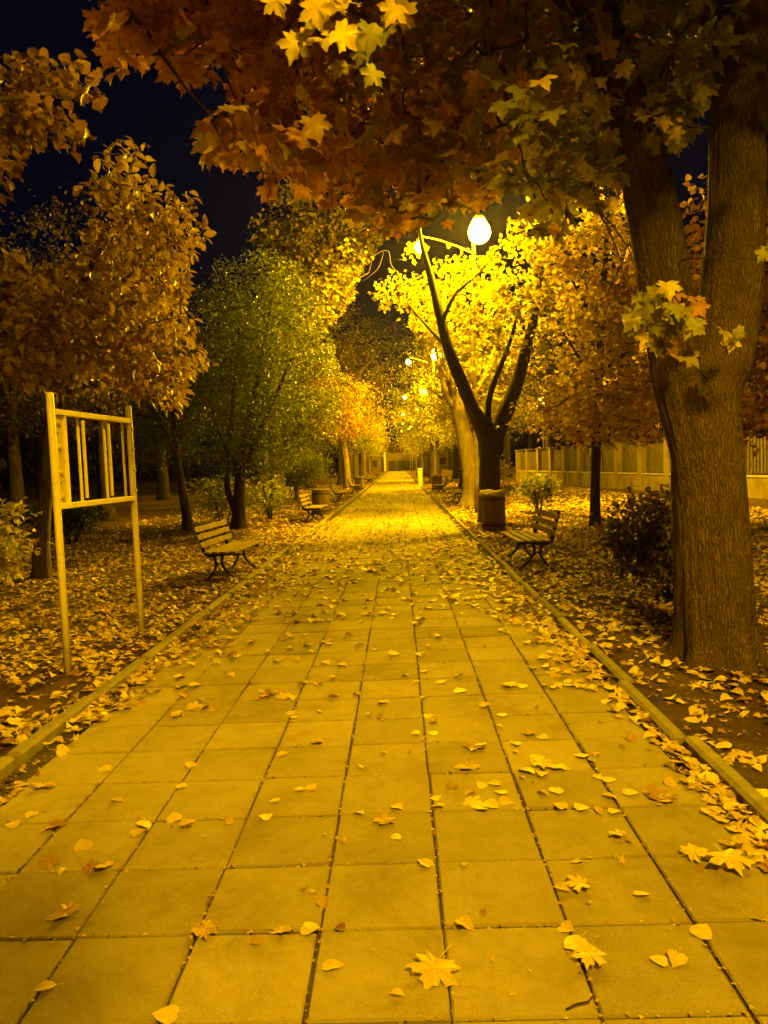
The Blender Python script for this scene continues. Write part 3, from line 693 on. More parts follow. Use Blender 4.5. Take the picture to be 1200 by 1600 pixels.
# slender linden by the wall
S0 = (4.08, 15.73)
tree('linden_tree', 'slender dark stemmed linden with golden round leaves between bench and big trunk', 'tree', S0,
     [([(4.08, 15.73, -.1), (4.10, 15.73, 1.0), P_(935, 640, 15.73), P_(937, 560, 15.73), P_(943, 460, 15.73), P_(950, 350, 15.73), P_(955, 250, 15.73)], [.115, .10, .095, .085, .065, .045, .02]),
      ([P_(932, 620, 15.7), P_(905, 560, 15.5), P_(880, 520, 15.3)], [.04, .03, .015]), ([P_(936, 590, 15.7), P_(965, 560, 15.8), P_(1000, 545, 15.6)], [.04, .03, .015]),
      ([P_(940, 520, 15.7), P_(900, 450, 15.9), P_(870, 390, 15.8)], [.035, .025, .012]), ([P_(944, 470, 15.7), P_(975, 400, 15.6), P_(985, 330, 15.6)], [.03, .022, .012])],
     [((4.4, 15.7, 4.7), (2.6, 2.2, 3.1), 260), ((4.5, 15.4, 2.6), (2.2, 1.8, .9), 70)], T_HEART, (.085, .14), 27, .28, M_L_GOLD, M_BARK_DK,
     polys=[[(800, 640), (850, 600), (870, 560), (860, 480), (850, 400), (870, 330), (930, 265), (1000, 270), (1060, 420), (1070, 560), (1065, 700), (1020, 722), (960, 712), (900, 705), (850, 715), (812, 700), (785, 668)]],
     seed=22, minz=2.0)
# pale leaning trunk behind the lamp
tree('maple_tree', 'pale leaning trunk with yellow leaves right behind the nearest lamp pole', 'tree', (2.24, 24.3),
     [([(2.24, 24.3, -.1), P_(736, 760, 24.3), P_(728, 690, 24.3), P_(716, 640, 24.3), P_(706, 590, 24.4), P_(694, 540, 24.5), P_(690, 490, 24.6), P_(700, 430, 24.8)], [.30, .27, .26, .23, .18, .14, .11, .07]),
      ([P_(718, 645, 24.3), P_(700, 620, 24.2), P_(688, 580, 24.0), P_(680, 540, 23.8)], [.14, .10, .08, .04]),
      ([P_(720, 640, 24.4), P_(750, 600, 24.6), P_(775, 540, 24.8)], [.12, .08, .05])],
     [((2.4, 25.4, 5.6), (2.7, 2.6, 2.9), 130)], T_HEART, (.10, .15), 26, .26, M_L_LAMPSIDE, M_BARK_PALE,
     polys=[[(690, 600), (690, 560), (660, 520), (650, 450), (700, 400), (800, 380), (850, 500), (800, 620), (770, 650), (735, 640), (715, 680), (690, 650)]], seed=23, minz=2.5)
# ochre ovate-leaved tree behind the notice board
tree('magnolia_tree', 'ochre large leaved two stemmed tree right behind the notice board', 'tree', (-5.32, 10.82),
     [([(-5.32, 10.82, -.1), P_(66, 850, 10.82), P_(72, 780, 10.8), P_(78, 690, 10.8), P_(84, 600, 10.8), P_(110, 500, 10.7), P_(150, 400, 10.6), P_(190, 300, 10.5), P_(215, 235, 10.5)], [.125, .105, .095, .085, .075, .06, .05, .035, .015]),
      ([P_(68, 810, 10.85), P_(84, 760, 10.9), P_(95, 690, 10.9), P_(92, 600, 11.0), P_(70, 500, 11.1), P_(40, 420, 11.2)], [.06, .055, .05, .045, .035, .02]),
      ([P_(82, 620, 10.8), P_(130, 560, 10.4), P_(200, 540, 10.1), P_(280, 575, 9.9)], [.035, .03, .02, .01]), ([P_(120, 480, 10.7), P_(190, 440, 10.4), P_(260, 380, 10.2)], [.035, .025, .01]), ([P_(85, 590, 10.8), P_(50, 540, 10.5), P_(10, 500, 10.2)], [.03, .022, .01])],
     [((-4.5, 10.6, 4.0), (2.5, 2.2, 2.4), 300), ((-5.8, 10.6, 3.6), (1.8, 1.8, 1.6), 90)], T_OVATE, (.11, .19), 26, .27, M_L_OCHRE, M_BARK_MID,
     polys=[[(-40, 420), (10, 400), (60, 420), (118, 410), (140, 340), (120, 300), (148, 240), (190, 225), (222, 215), (250, 250), (262, 300), (305, 295), (310, 390), (300, 470), (296, 530), (325, 578), (290, 590), (282, 620), (262, 655), (240, 625), (205, 620), (150, 610), (112, 600), (90, 630), (60, 590), (20, 600), (-40, 590)]],
     seed=24, minz=1.9, droop=.9)
# dark green dense tree
tree('cherry_tree', 'dense small leaved dark green tree with several twisted stems left of the path', 'tree', (-4.03, 18.46),
     [([(-4.03, 18.46, -.1), P_(373, 800, 18.46), P_(374, 770, 18.46), P_(378, 720, 18.5), P_(390, 660, 18.5), P_(405, 580, 18.6), P_(420, 500, 18.6), P_(430, 430, 18.6)], [.19, .165, .14, .12, .09, .07, .045, .02]),
      ([P_(372, 805, 18.46), P_(360, 780, 18.4), P_(355, 755, 18.4), P_(358, 720, 18.3), P_(362, 650, 18.2), P_(370, 560, 18.1), P_(378, 480, 18.0)], [.1, .075, .07, .065, .055, .045, .02]),
      ([P_(376, 750, 18.4), P_(395, 700, 18.0), P_(430, 620, 17.6), P_(455, 560, 17.4)], [.07, .06, .045, .02]), ([P_(376, 740, 18.5), P_(345, 680, 18.9), P_(320, 600, 19.2)], [.06, .045, .02])],
     [((-3.4, 18.5, 3.9), (2.7, 2.6, 3.0), 620)], T_RHOMB, (.05, .085), 60, .26, M_L_GREEN, M_BARK_DK,
     polys=[[(310, 470), (318, 425), (345, 400), (385, 388), (412, 384), (440, 408), (490, 420), (512, 470), (505, 520), (520, 560), (545, 600), (540, 650), (512, 690), (480, 715), (440, 725), (400, 755), (340, 752), (285, 745), (250, 700), (240, 640), (262, 600), (296, 585), (322, 575), (300, 540)]],
     seed=25, minz=1.5, tintf=lambda q, p, r: np.clip(r.normal(.45, .10)+r.normal(0, .12, len(q))+.22*(p[0]+2.6)/1.2, 0, 1), twig_r=.009)  # leaf tint rises towards the lamp side, lamplight painted into the colour
tree('cherry_tree', 'slim slanting trunk of a dark crowned tree left of the nearest bench', 'tree', (-5.32, 18.63),
     [([(-5.32, 18.63, -.1), P_(291, 800, 18.63), P_(284, 760, 18.6), P_(276, 700, 18.6), P_(272, 620, 18.6), P_(280, 540, 18.6)], [.14, .12, .11, .09, .06, .03]),
      ([P_(280, 720, 18.6), P_(250, 660, 18.4), P_(215, 610, 18.2)], [.06, .045, .02])],
     [((-6.0, 18.8, 3.6), (2.2, 2.2, 2.0), 260)], T_RHOMB, (.06, .09), 50, .28, M_L_GREEN, M_BARK_MID,
     polys=[[(205, 640), (240, 560), (300, 540), (330, 600), (320, 740), (270, 770), (215, 740), (180, 700)]], seed=26, minz=1.6,
     tintf=lambda q, p, r: np.clip(r.normal(.3, .08)+r.normal(0, .1, len(q)), 0, 1))
# one crown as two trees: unlit part darkened olive brown, lit branch yellow
tree('maple_tree', 'tall thick trunked maple with its unlit crown painted olive brown rising behind the green tree', 'tree', (-5.0, 30.8),
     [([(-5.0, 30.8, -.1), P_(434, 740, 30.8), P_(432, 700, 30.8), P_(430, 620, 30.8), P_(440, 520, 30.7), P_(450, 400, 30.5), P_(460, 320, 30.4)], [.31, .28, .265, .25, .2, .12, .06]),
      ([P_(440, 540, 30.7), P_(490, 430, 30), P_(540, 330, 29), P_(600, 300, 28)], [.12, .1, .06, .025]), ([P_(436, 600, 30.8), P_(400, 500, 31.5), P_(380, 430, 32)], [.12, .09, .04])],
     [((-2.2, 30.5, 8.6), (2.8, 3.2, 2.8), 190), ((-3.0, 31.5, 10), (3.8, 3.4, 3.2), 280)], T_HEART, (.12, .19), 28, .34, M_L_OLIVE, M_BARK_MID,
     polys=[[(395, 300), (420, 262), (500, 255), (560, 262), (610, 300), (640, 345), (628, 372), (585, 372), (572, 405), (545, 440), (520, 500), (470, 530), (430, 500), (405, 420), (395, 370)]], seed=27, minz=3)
tree('maple_tree', 'added slim maple behind the green tree for the lit yellow branch of the tall maple reaching over the path', 'tree', (-4.4, 24.8),
     [([(-4.4, 24.8, -.1), (-4.42, 24.8, 1.2), (-4.3, 24.8, 3), (-3.7, 24.7, 4.8), (-2.8, 24.5, 6.2), (-1.6, 24.2, 7.1), (-.7, 23.9, 7.5)], [.11, .095, .085, .07, .05, .03, .012]), ([(-.7, 23.9, 7.5), P_(585, 400, 23.4), P_(606, 392, 23.1), P_(612, 415, 22.9), P_(628, 432, 22.6)], [.014, .012, .010, .008, .004]), ([P_(600, 394, 23.2), P_(590, 420, 23.3), P_(566, 440, 23.5)], [.009, .007, .004]), ([(-4.2, 24.8, 3.4), (-3.2, 24.6, 4.4), (-2.2, 24.3, 5.0)], [.05, .035, .012])],
     [((-1.4, 24.4, 6.9), (1.5, 1.4, 1.5), 70), ((-2.6, 24.5, 5.2), (1.3, 1.3, 1.3), 40)], T_HEART, (.09, .14), 26, .26, M_L_LAMPSIDE, M_BARK_MID,
     polys=[[(470, 420), (520, 385), (560, 352), (592, 358), (588, 398), (552, 420), (556, 450), (540, 490), (510, 520), (480, 500)]], seed=37, minz=2.6)
# tree whose branch enters at upper left; stem stands left of the frame
tree('maple_tree', 'dim brownish tree whose leafy branch enters the dark sky at upper left', 'tree', (-7.4, 8.2),
     [([(-7.4, 8.2, -.1), (-7.4, 8.2, 2), (-7.3, 8.2, 4.2), (-7.0, 8.1, 6.5), (-6.8, 8.1, 8.5)], [.24, .2, .17, .11, .04]), ([(-7.3, 8.2, 4.0), (-5.8, 8.1, 5.0), (-4.4, 8.0, 5.4), (-3.2, 7.9, 5.4)], [.09, .07, .04, .015]), ([(-7.2, 8.2, 5.0), (-5.8, 8.6, 6.2), (-4.6, 8.8, 6.6)], [.08, .05, .02])],
     [((-5.0, 8.1, 5.3), (2.4, 1.6, 1.4), 260), ((-7.4, 8.2, 6.6), (2.6, 2.6, 2.6), 200)], T_HEART, (.10, .16), 24, .27, M_L_BROWN, M_BARK_MID,
     polys=[[(-40, 90), (20, 85), (30, 62), (75, 75), (100, 62), (110, 80), (140, 95), (162, 155), (140, 190), (148, 235), (120, 230), (85, 248), (60, 235), (30, 250), (10, 300), (-40, 330)]], seed=28, minz=3)
# orange tree past the big maple at the right edge
tree('maple_tree', 'orange leaved tree at the right edge behind the massive trunk', 'tree', (6.9, 11.8),
     [([(6.9, 11.8, -.1), (6.9, 11.8, 1.5), (6.8, 11.8, 3.2), (6.9, 11.7, 5.0), (6.9, 11.7, 7)], [.16, .13, .11, .07, .02]), ([(6.85, 11.8, 2.2), (6.0, 11.6, 3.2), (5.3, 11.5, 3.8)], [.05, .04, .015])],
     [((6.4, 11.7, 4.2), (2.2, 2.0, 2.8), 330)], T_HEART, (.09, .14), 30, .28, M_L_ORG, M_BARK_DK,
     polys=[[(1060, 300), (1120, 240), (1240, 380), (1240, 880), (1160, 900), (1150, 700), (1090, 690), (1060, 560)], [(1140, 200), (1170, 200), (1170, 330), (1140, 330)]], seed=29, minz=1.4)

# prototypes for the rows farther down, then copies of them
def proto(kind, label, x, y, h, r, lm, bm, n, seed, trunk=.2, base=2.2, tm=T_RHOMB, ls=(.13, .2), per=26, lean=0.0, group=None, cat='tree'):
    R_ = np.random.default_rng(seed)
    top = (x+lean, y, h*.85); st = [([(x, y, -.1), (x+lean*.2, y, base*.6), (x+lean*.5, y, base), (x+lean*.8, y, h*.55), top], [trunk*1.2, trunk, trunk*.9, trunk*.6, trunk*.15])]
    for k in range(5):
        a = 2*PI*k/5+R_.uniform(-.4, .4); z0 = base*.9+R_.uniform(0, .2)*h
        st.append(([(x+lean*.6, y, z0), (x+lean*.6+math.cos(a)*r*.4, y+math.sin(a)*r*.4, z0+.18*h), (x+lean*.6+math.cos(a)*r*.75, y+math.sin(a)*r*.75, z0+.28*h)], [trunk*.4, trunk*.28, trunk*.08]))
    return tree(kind, label, cat, (x, y), st, [((x+lean*.7, y, (h+base)/2), (r, r, (h-base)/2*1.05), int(n*.8)), ((x+r*.5, y-r*.3, base+.9), (r*.6, r*.6, .9), int(n*.12)), ((x-r*.5, y+r*.2, base+1.3), (r*.6, r*.6, 1), int(n*.12))], tm, ls, per, .42, lm, bm, seed=seed, minz=base*.8, group=group, sides=9)
RG = 'trees lining the path farther on'
pA = proto('maple_tree', 'yellow low crowned maple right of the path beside the hidden bench', 3.2, 33, 7.6, 2.7, M_L_YEL, M_BARK_MID, 200, 41, .22, 2.5, group=RG)
pB = proto('maple_tree', 'thick dark trunked tree right of the path behind the white marker post', 2.55, 52, 8.2, 3.0, M_L_YG, M_BARK_DK, 200, 42, .36, 2.6, group=RG)
pC = proto('maple_tree', 'yellow green crowned tree left of the path with stout dark trunk', -4.6, 66, 9.0, 3.2, M_L_YG, M_BARK_DK, 220, 43, .40, 2.8, group=RG)
pD = proto('maple_tree', 'pale leaning trunk on the left behind a bench, topped with orange foliage', -3.25, 47.5, 7.6, 2.2, M_L_ORG, M_BARK_PALE, 170, 44, .24, 2.9, lean=-.4, group=RG)
pE = proto('maple_tree', 'tall dim tree standing in the dark left of the path', -6.3, 37.5, 11.5, 3.4, M_L_DARK, M_BARK_DK, 230, 45, .26, 3.2, group='unlit trees behind the rows')
# right row
for k, (src, x, y, rz, s, lab) in enumerate((
    (pA, 3.6, 42, 1.1, .95, 'yellow maple right of the path just before the white marker post'),
    (pA, 2.75, 60, 2.4, 1.05, 'yellow maple right of the path beyond the thick dark trunk'),
    (pB, 3.2, 71, 1.7, .95, 'yellow green tree right of the path past the third lamp'),
    (pA, 3.0, 80, 4.0, 1.1, 'far yellow maple right of the path before the fourth lamp'),
    (pC, 3.6, 99, 2.0, .9, 'far yellow green tree right of the path past the fourth lamp'),
    (pA, 3.4, 108, 5.2, 1.05, 'far yellow maple right of the path before the fifth lamp'),
    (pB, 3.8, 124, .6, 1.0, 'far tree right of the path past the fifth lamp'),
    (pA, 4.2, 144, 3.1, 1.0, 'last yellow maple right of the path against the building'),
    (pC, -4.3, 57, 3.3, .82, 'green crowned dark trunk left of the path beside the two far benches'),
    (pA, -4.4, 77, .4, 1.05, 'yellow maple left of the path past the far benches'),
    (pD, -4.2, 88, 2.2, 1.2, 'small orange tree left of the path near the fourth lamp'),
    (pC, -4.8, 101, 5.0, .95, 'far yellow green tree left of the path near the building'),
    (pA, -4.6, 118, 2.9, 1.1, 'far yellow maple left of the path near the building'),
    (pC, -5.2, 138, 1.0, 1.0, 'last tree left of the path against the building'))):
    dup(src, (x, y, 0), rz, lab, s, RG)
UG = 'unlit trees behind the rows'
r_ = random.Random(9)
spots = [(-9.5, 24, 1.0), (-12.5, 17, .95), (-15, 29, 1.1), (-8.6, 47, 1.2), (-13, 41, 1.2), (-19, 23, 1.1), (-21, 38, 1.25), (-10, 60, 1.35), (-16, 56, 1.3), (-25, 52, 1.3), (-9, 78, 1.4), (-17, 80, 1.4), (-8.5, 96, 1.4), (-14, 112, 1.5), (-9, 128, 1.5), (-27, 74, 1.4), (-30, 34, 1.3), (-37, 56, 1.4),
         (9, 62, 1.2), (8, 76, 1.3), (14, 52, 1.3), (15.5, 38, 1.2), (15, 27, 1.1), (14, 70, 1.4), (8, 92, 1.4), (9, 112, 1.5), (9, 132, 1.5), (-5.2, 70, 1.6), (4.9, 63, 1.5), (-4.4, 94, 1.9), (5.2, 103, 2.0), (-6.2, 52, 1.35), (17, 96, 1.5), (22, 60, 1.4), (13.8, 19, 1.1)]
for k, (x, y, s) in enumerate(spots):
    dup(pE, (x, y, 0), r_.uniform(0, 6.28), 'tall tree in the dark behind the garden wall' if x > 0 else 'tall unlit tree in the dark park left of the path', s*.9, UG+(' on the right' if x > 0 else ' on the left'))
pE['group'] = UG

# the dark wood beyond the park, one mass
rw = np.random.default_rng(77); n = 26000
u = rw.random(n); side = rw.integers(0, 3, n)
X = np.where(side == 0, rw.uniform(-130, 130, n), np.where(side == 1, rw.uniform(-62, -48, n), rw.uniform(40, 54, n)))
Yw = np.where(side == 0, rw.uniform(172, 188, n), rw.uniform(25, 175, n))
hh = np.array([7.5+3.5*mnoise.noise(Vector((a*.09, b*.09, 2)))+2*mnoise.noise(Vector((a*.3, b*.3, 8))) for a, b in zip(X, Yw)])
Pw = np.column_stack([X, Yw, hh*rw.random(n)**.8])
fw_ = leaf_mesh('far_wood', Pw, norm(rw.normal(size=(n, 3))), norm(rw.normal(size=(n, 3))), rw.uniform(.7, 1.5, n), T_RHOMB, rw.random(n)*.6, M_L_DARK)
tag(fw_, kind='stuff')

# ------------------------------------------------------------------ shrubs
def shrub(kind, label, x, y, h, r, lm, n, seed, tm=T_OVATE, ls=(.05, .09), per=26, cr=.12, polys=None, tintf=None, base=.25, cat='shrub', group=None):
    R_ = np.random.default_rng(seed); st = []
    for k in range(6):
        a = R_.uniform(0, 6.28); d = R_.uniform(.3, .8)*r
        st.append(([(x+.04*math.cos(a), y+.04*math.sin(a), -.05), (x+d*.5*math.cos(a), y+d*.5*math.sin(a), h*.45), (x+d*math.cos(a), y+d*math.sin(a), h*.88)], [.02, .014, .006]))
    return tree(kind, label, cat, (x, y), st, [((x, y, (h+base)/2), (r, r, (h-base)/2), n)], tm, ls, per, cr, lm, M_BARK_DK, polys=polys, seed=seed, minz=.1, tintf=tintf, twig_r=.006, flare=False, sides=6, group=group)
shrub('privet_shrub', 'dense dark olive clipped shrub tucked against the massive trunk', 2.72, 7.6, 1.15, .62, M_L_OLIVE, 260, 51, ls=(.045, .075), per=26, base=.08, tintf=lambda q, p, r: np.clip(r.normal(.4, .2)+r.normal(0, .2, len(q)), 0, 1))
shrub('sapling', 'small leafy yellow sapling behind the right bench', 3.75, 20.3, 1.05, .45, M_L_YG, 60, 52, tm=T_HEART, ls=(.08, .12), per=14, cr=.14, cat='sapling')
shrub('young_shrub', 'yellow leaved shrub cut by the left edge of the photo', -4.9, 8.55, 1.25, .55, M_L_YEL, 120, 53, ls=(.08, .13), per=12, cr=.12, tintf=lambda q, p, r: np.clip(r.normal(.55, .1)+r.normal(0, .15, len(q)), 0, 1))
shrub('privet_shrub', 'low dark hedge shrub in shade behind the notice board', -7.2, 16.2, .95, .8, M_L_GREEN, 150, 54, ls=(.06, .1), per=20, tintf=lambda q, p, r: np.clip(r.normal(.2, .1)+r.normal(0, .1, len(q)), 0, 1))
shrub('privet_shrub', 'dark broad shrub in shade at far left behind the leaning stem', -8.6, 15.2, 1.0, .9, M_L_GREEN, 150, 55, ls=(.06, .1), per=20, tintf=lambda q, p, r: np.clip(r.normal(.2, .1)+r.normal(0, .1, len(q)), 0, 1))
shrub('young_shrub', 'loose pale green shrub between the two slim trunks behind the nearest bench', -4.85, 20.4, 1.35, .95, M_L_YG, 90, 56, tm=T_OVATE, ls=(.10, .15), per=12, cr=.2)
shrub('young_shrub', 'loose light shrub right of the twisted green tree trunk', -3.75, 21.5, 1.2, .6, M_L_YG, 45, 57, tm=T_OVATE, ls=(.10, .15), per=10, cr=.2)
shrub('juniper_shrub', 'soft feathery green conifer shrub behind the left bin', -4.7, 34.0, 2.3, 1.6, M_L_YG, 330, 58, tm=T_RHOMB, ls=(.05, .11), per=46, cr=.24, tintf=lambda q, p, r: np.clip(r.normal(.22, .08)+r.normal(0, .08, len(q)), 0, 1), base=.7)
shrub('young_shrub', 'orange bush behind the right hand benches beyond the pale trunk', 4.2, 36, 1.6, .9, M_L_GOLD, 70, 59, tm=T_HEART, ls=(.1, .15), per=16, cr=.25)

# ------------------------------------------------------------------ fallen leaves
def curled(half, center, curl, droop, wob, seed): return fan(half, center, curl, droop, wob, seed)
VAR = {}
def leafvar(name, half, center, curl, droop, wob, seed, tint, sub=True):
    tv, tf = fan(half, center, curl, droop, wob, seed)
    me = bpy.data.meshes.new('fallen_leaf'); v = tv.copy(); v[:, 1] -= .45
    # a bent, unevenly folded blade and its stalk
    r = np.random.default_rng(seed)
    v[:, 2] += r.uniform(-.25, .35)*v[:, 0]*v[:, 1]+r.uniform(0, .25)*v[:, 1]**2
    v[:, 2] -= v[:, 2].min()
    vs = v.tolist(); fs = [tuple(int(i) for i in f) for f in tf]
    b = len(vs); z0 = float(v[1, 2])
    L = r.uniform(.35, .6); a = r.uniform(-.5, .5)
    for t in (0, .5, 1):
        for s in (-1, 1): vs.append((s*.012+a*L*t, -.45+.08-L*t, z0+.02+.03*t*(1-t)))
    fs += [(b, b+1, b+3, b+2), (b+2, b+3, b+5, b+4)]
    me.from_pydata(vs, [], fs); me.materials.append(M_FALL)
    at_ = me.attributes.new('tint', 'FLOAT', 'POINT'); at_.data.foreach_set('value', np.full(len(vs), tint, np.float32))
    VAR.setdefault(name, []).append(me)
for k in range(5): leafvar('maple', MAPLE, .36, .22-.06*k, .12+.05*k, .10, 60+k, .62+.07*k)
for k in range(5): leafvar('heart', HEART, .42, .30-.10*k, .2-.1*k, .10, 70+k, .68+.08*k)
for k in range(4): leafvar('curl', MAPLE, .36, .5-.15*k, -.15, .2, 80+k, .28+.10*k)
for k in range(3): leafvar('small', OVATE, .45, .5, .3, .15, 90+k, .55+.15*k)
LG = {'maple': 'spread maple leaves lying on the paving', 'heart': 'heart shaped leaves lying on the paving', 'curl': 'curled brown leaves on the paving', 'small': 'small narrow leaves scattered on the paving'}
LL = {'maple': 'yellow lobed maple leaf lying open on the near paving', 'heart': 'pale yellow heart shaped leaf lying on the near paving', 'curl': 'curled brown maple leaf lying on the near paving', 'small': 'tiny narrow yellow leaf lying on the near paving'}
nleaf = [0]
def fallen(x, y, z, kind, size, label=None, group=None, rz=None, tilt=.12):
    me = random.choice(VAR[kind]); o = bpy.data.objects.new('fallen_leaf', me); COL.objects.link(o)
    o.location = (x, y, z); o.scale = (size*random.uniform(.85, 1.15), size, size*random.uniform(.4, 1.0))
    o.rotation_euler = (random.gauss(0, tilt), random.gauss(0, tilt), random.uniform(0, 6.28) if rz is None else rz)
    tag(o, label or LL[kind], 'fallen leaf', group or (None if label else LG[kind])); nleaf[0] += 1
    return o
H_, M_, C_, S_ = 'heart', 'maple', 'curl', 'small'
hand = [(520, 1512, H_, .066), (440, 1457, C_, .06), (486, 1455, H_, .066), (260, 1588, H_, .07), (72, 1545, S_, .06), (620, 1557, S_, .045), (885, 1452, H_, .05), (897, 1478, H_, .075), (918, 1490, H_, .075), (922, 1507, M_, .085),
        (1030, 1503, H_, .05), (1057, 1502, H_, .065), (1097, 1458, H_, .065), (1002, 1398, H_, .055), (900, 1385, M_, .085), (877, 1390, H_, .055), (902, 1349, S_, .05), (664, 1351, H_, .062), (620, 1310, H_, .05), (562, 1272, S_, .06),
        (962, 1305, M_, .07), (1140, 1355, M_, .14), (1090, 1338, M_, .10), (75, 1350, C_, .09), (98, 1364, S_, .05), (130, 1323, H_, .08), (140, 1358, C_, .06), (162, 1355, H_, .085), (100, 1428, C_, .09), (48, 1275, H_, .06), (20, 1290, H_, .06),
        (225, 1292, H_, .075), (215, 1303, H_, .06), (272, 1279, H_, .065), (293, 1288, H_, .07), (416, 1278, H_, .06), (429, 1252, H_, .05), (468, 1235, H_, .05), (487, 1231, H_, .06), (507, 1305, S_, .03), (285, 1230, H_, .055), (440, 1180, H_, .06), (497, 1161, H_, .07), (600, 1177, S_, .05), (297, 1196, H_, .06), (165, 1203, H_, .075), (183, 1252, S_, .07),
        (740, 1170, C_, .12), (730, 1199, C_, .10), (748, 1165, H_, .08), (838, 1188, H_, .08), (850, 1197, M_, .11), (865, 1200, H_, .08), (878, 1200, H_, .075), (825, 1207, H_, .09), (846, 1212, H_, .075), (740, 1255, M_, .09), (752, 1263, H_, .085), (766, 1260, H_, .085), (772, 1226, H_, .06), (782, 1240, H_, .06), (790, 1254, H_, .065), (752, 1228, H_, .06), (735, 1243, S_, .06), (682, 1248, H_, .05), (684, 1262, H_, .06), (622, 1263, H_, .065), (708, 1229, C_, .05),
        (875, 1262, H_, .07), (907, 1263, H_, .07), (935, 1268, S_, .06), (958, 1269, H_, .05), (952, 1247, H_, .065), (985, 1240, H_, .07), (1035, 1247, C_, .12), (1022, 1245, M_, .08), (934, 1215, H_, .055), (952, 1220, H_, .065), (910, 1182, H_, .07), (925, 1190, H_, .05), (870, 1238, H_, .07), (848, 1242, S_, .06), (806, 1163, H_, .06), (805, 1175, S_, .05), (828, 1147, C_, .08), (848, 1153, H_, .06), (670, 1120, H_, .06), (676, 1129, C_, .06), (678, 1147, H_, .06), (650, 1147, H_, .06), (758, 1103, H_, .07), (784, 1118, H_, .06), (780, 1135, S_, .05), (415, 1088, C_, .12), (446, 1090, M_, .11), (598, 1098, H_, .07), (577, 1118, S_, .05), (460, 1122, H_, .05), (455, 1115, H_, .06), (497, 1160, S_, .05), (690, 1066, H_, .08), (718, 1080, H_, .09), (717, 1058, S_, .07), (795, 1072, M_, .12), (815, 1073, H_, .08), (855, 1072, H_, .07), (890, 1073, H_, .08), (905, 1075, M_, .08), (650, 1067, S_, .06), (664, 1050, H_, .07), (634, 1056, H_, .06)]
for (x, y, k, s) in hand:
    g = gnd(x, y); fallen(g[0], g[1], .004, k, s*1.05)
uniq = [(677, 1525, M_, .135, 'largest spread maple leaf on the paving, long stalk, close to the bottom middle'), (727, 1447, H_, .068, 'pale triangular leaf lying alone on a cross joint of the nearest slabs'), (316, 1457, C_, .095, 'crumpled brown maple leaf on a slab corner in the nearest rows'), (603, 1285, C_, .10, 'dark brown dried maple leaf alone in the middle of the near paving'), (90, 1292, C_, .09, 'brown crumpled leaf near the left edge of the paving')]
for (x, y, k, s, lab) in uniq:
    g = gnd(x, y); fallen(g[0], g[1], .004, k, s, lab)
tw = MB(); g = gnd(908, 1572); tw.tube([(g[0]-.045, g[1]-.02, .006), (g[0]-.015, g[1]-.008, .012), (g[0]+.02, g[1]+.0, .012), (g[0]+.045, g[1]+.035, .008)], [.003, .0035, .003, .002], 6)
tag(tw.build('fallen_twig', M_TWIG, smooth=True), 'short dark bent twig lying on a near slab', 'twig')

# everything else that has fallen: first the nearest few as leaves of their own, the rest as one litter
r = np.random.default_rng(31)
pts = []
def scatter(x0, x1, y0, y1, dens, clump=1.0, seed=0):
    n = int((x1-x0)*(y1-y0)*dens); a = np.column_stack([r.uniform(x0, x1, n), r.uniform(y0, y1, n)])
    keep = np.array([mnoise.noise(Vector((p[0]*1.1, p[1]*1.1, seed)))*.9+mnoise.noise(Vector((p[0]*3.1, p[1]*2.3, seed+5)))*.6 for p in a])
    return a[r.random(n) < np.clip(.5+clump*keep, .03, 1)]
def add(a, z, s=(.06, .11), k='p'):
    for p in a: pts.append((p[0], p[1], z, r.uniform(*s), k))
add(scatter(-7.5, -2.14, 4.0, 10, 430, .7, 1), GZ+.012, (.04, .085), 'l')
add(scatter(-9, -2.14, 10, 18, 330, .6, 2), GZ+.012, (.045, .09), 'l')
add(scatter(-8, -2.14, 18, 30, 70, 1, 3), GZ+.012, (.07, .12), 'l'); add(scatter(-7, -2.14, 30, 60, 14, 1, 3), GZ+.012, (.09, .14), 'l')
add(scatter(-2.7, -2.14, 2.5, 6, 90, 1, 1), GZ+.012, (.06, .12), 'l')
add(scatter(1.48, 3.6, 2.0, 6.2, 150, 1.1, 4), GZ+.012, (.045, .10), 'r'); add(scatter(1.48, 6.5, 6.2, 14, 400, .6, 5), GZ+.012, (.045, .09), 'r')
add(scatter(1.48, 9, 14, 24, 200, .7, 6), GZ+.012, (.07, .13), 'r'); add(scatter(1.48, 8.5, 24, 40, 60, 1, 7), GZ+.012, (.08, .14), 'r'); add(scatter(1.48, 7, 40, 70, 6, 1, 7), GZ+.012, (.1, .15), 'r')
add(scatter(3.6, 6, 3.5, 6.2, 40, 1, 4), GZ+.012, (.06, .12), 'r')
# the path
add(scatter(-1.9, 1.4, 4.6, 7, 12, 1.4, 8), .005); add(scatter(-1.9, 1.4, 7, 9.2, 40, 1.3, 9), .005); add(scatter(-1.9, 1.4, 9.2, 14.5, 95, 1.0, 10), .006); add(scatter(-1.9, 1.4, 14.5, 22, 45, 1.1, 11), .005); add(scatter(-1.9, 1.4, 22, 60, 9, 1, 12), .005, (.08, .13))
add(scatter(-1.6, -.4, 4.4, 6.6, 24, 1.2, 13), .005); add(scatter(.5, 1.4, 8, 14.5, 110, .9, 14), .006)
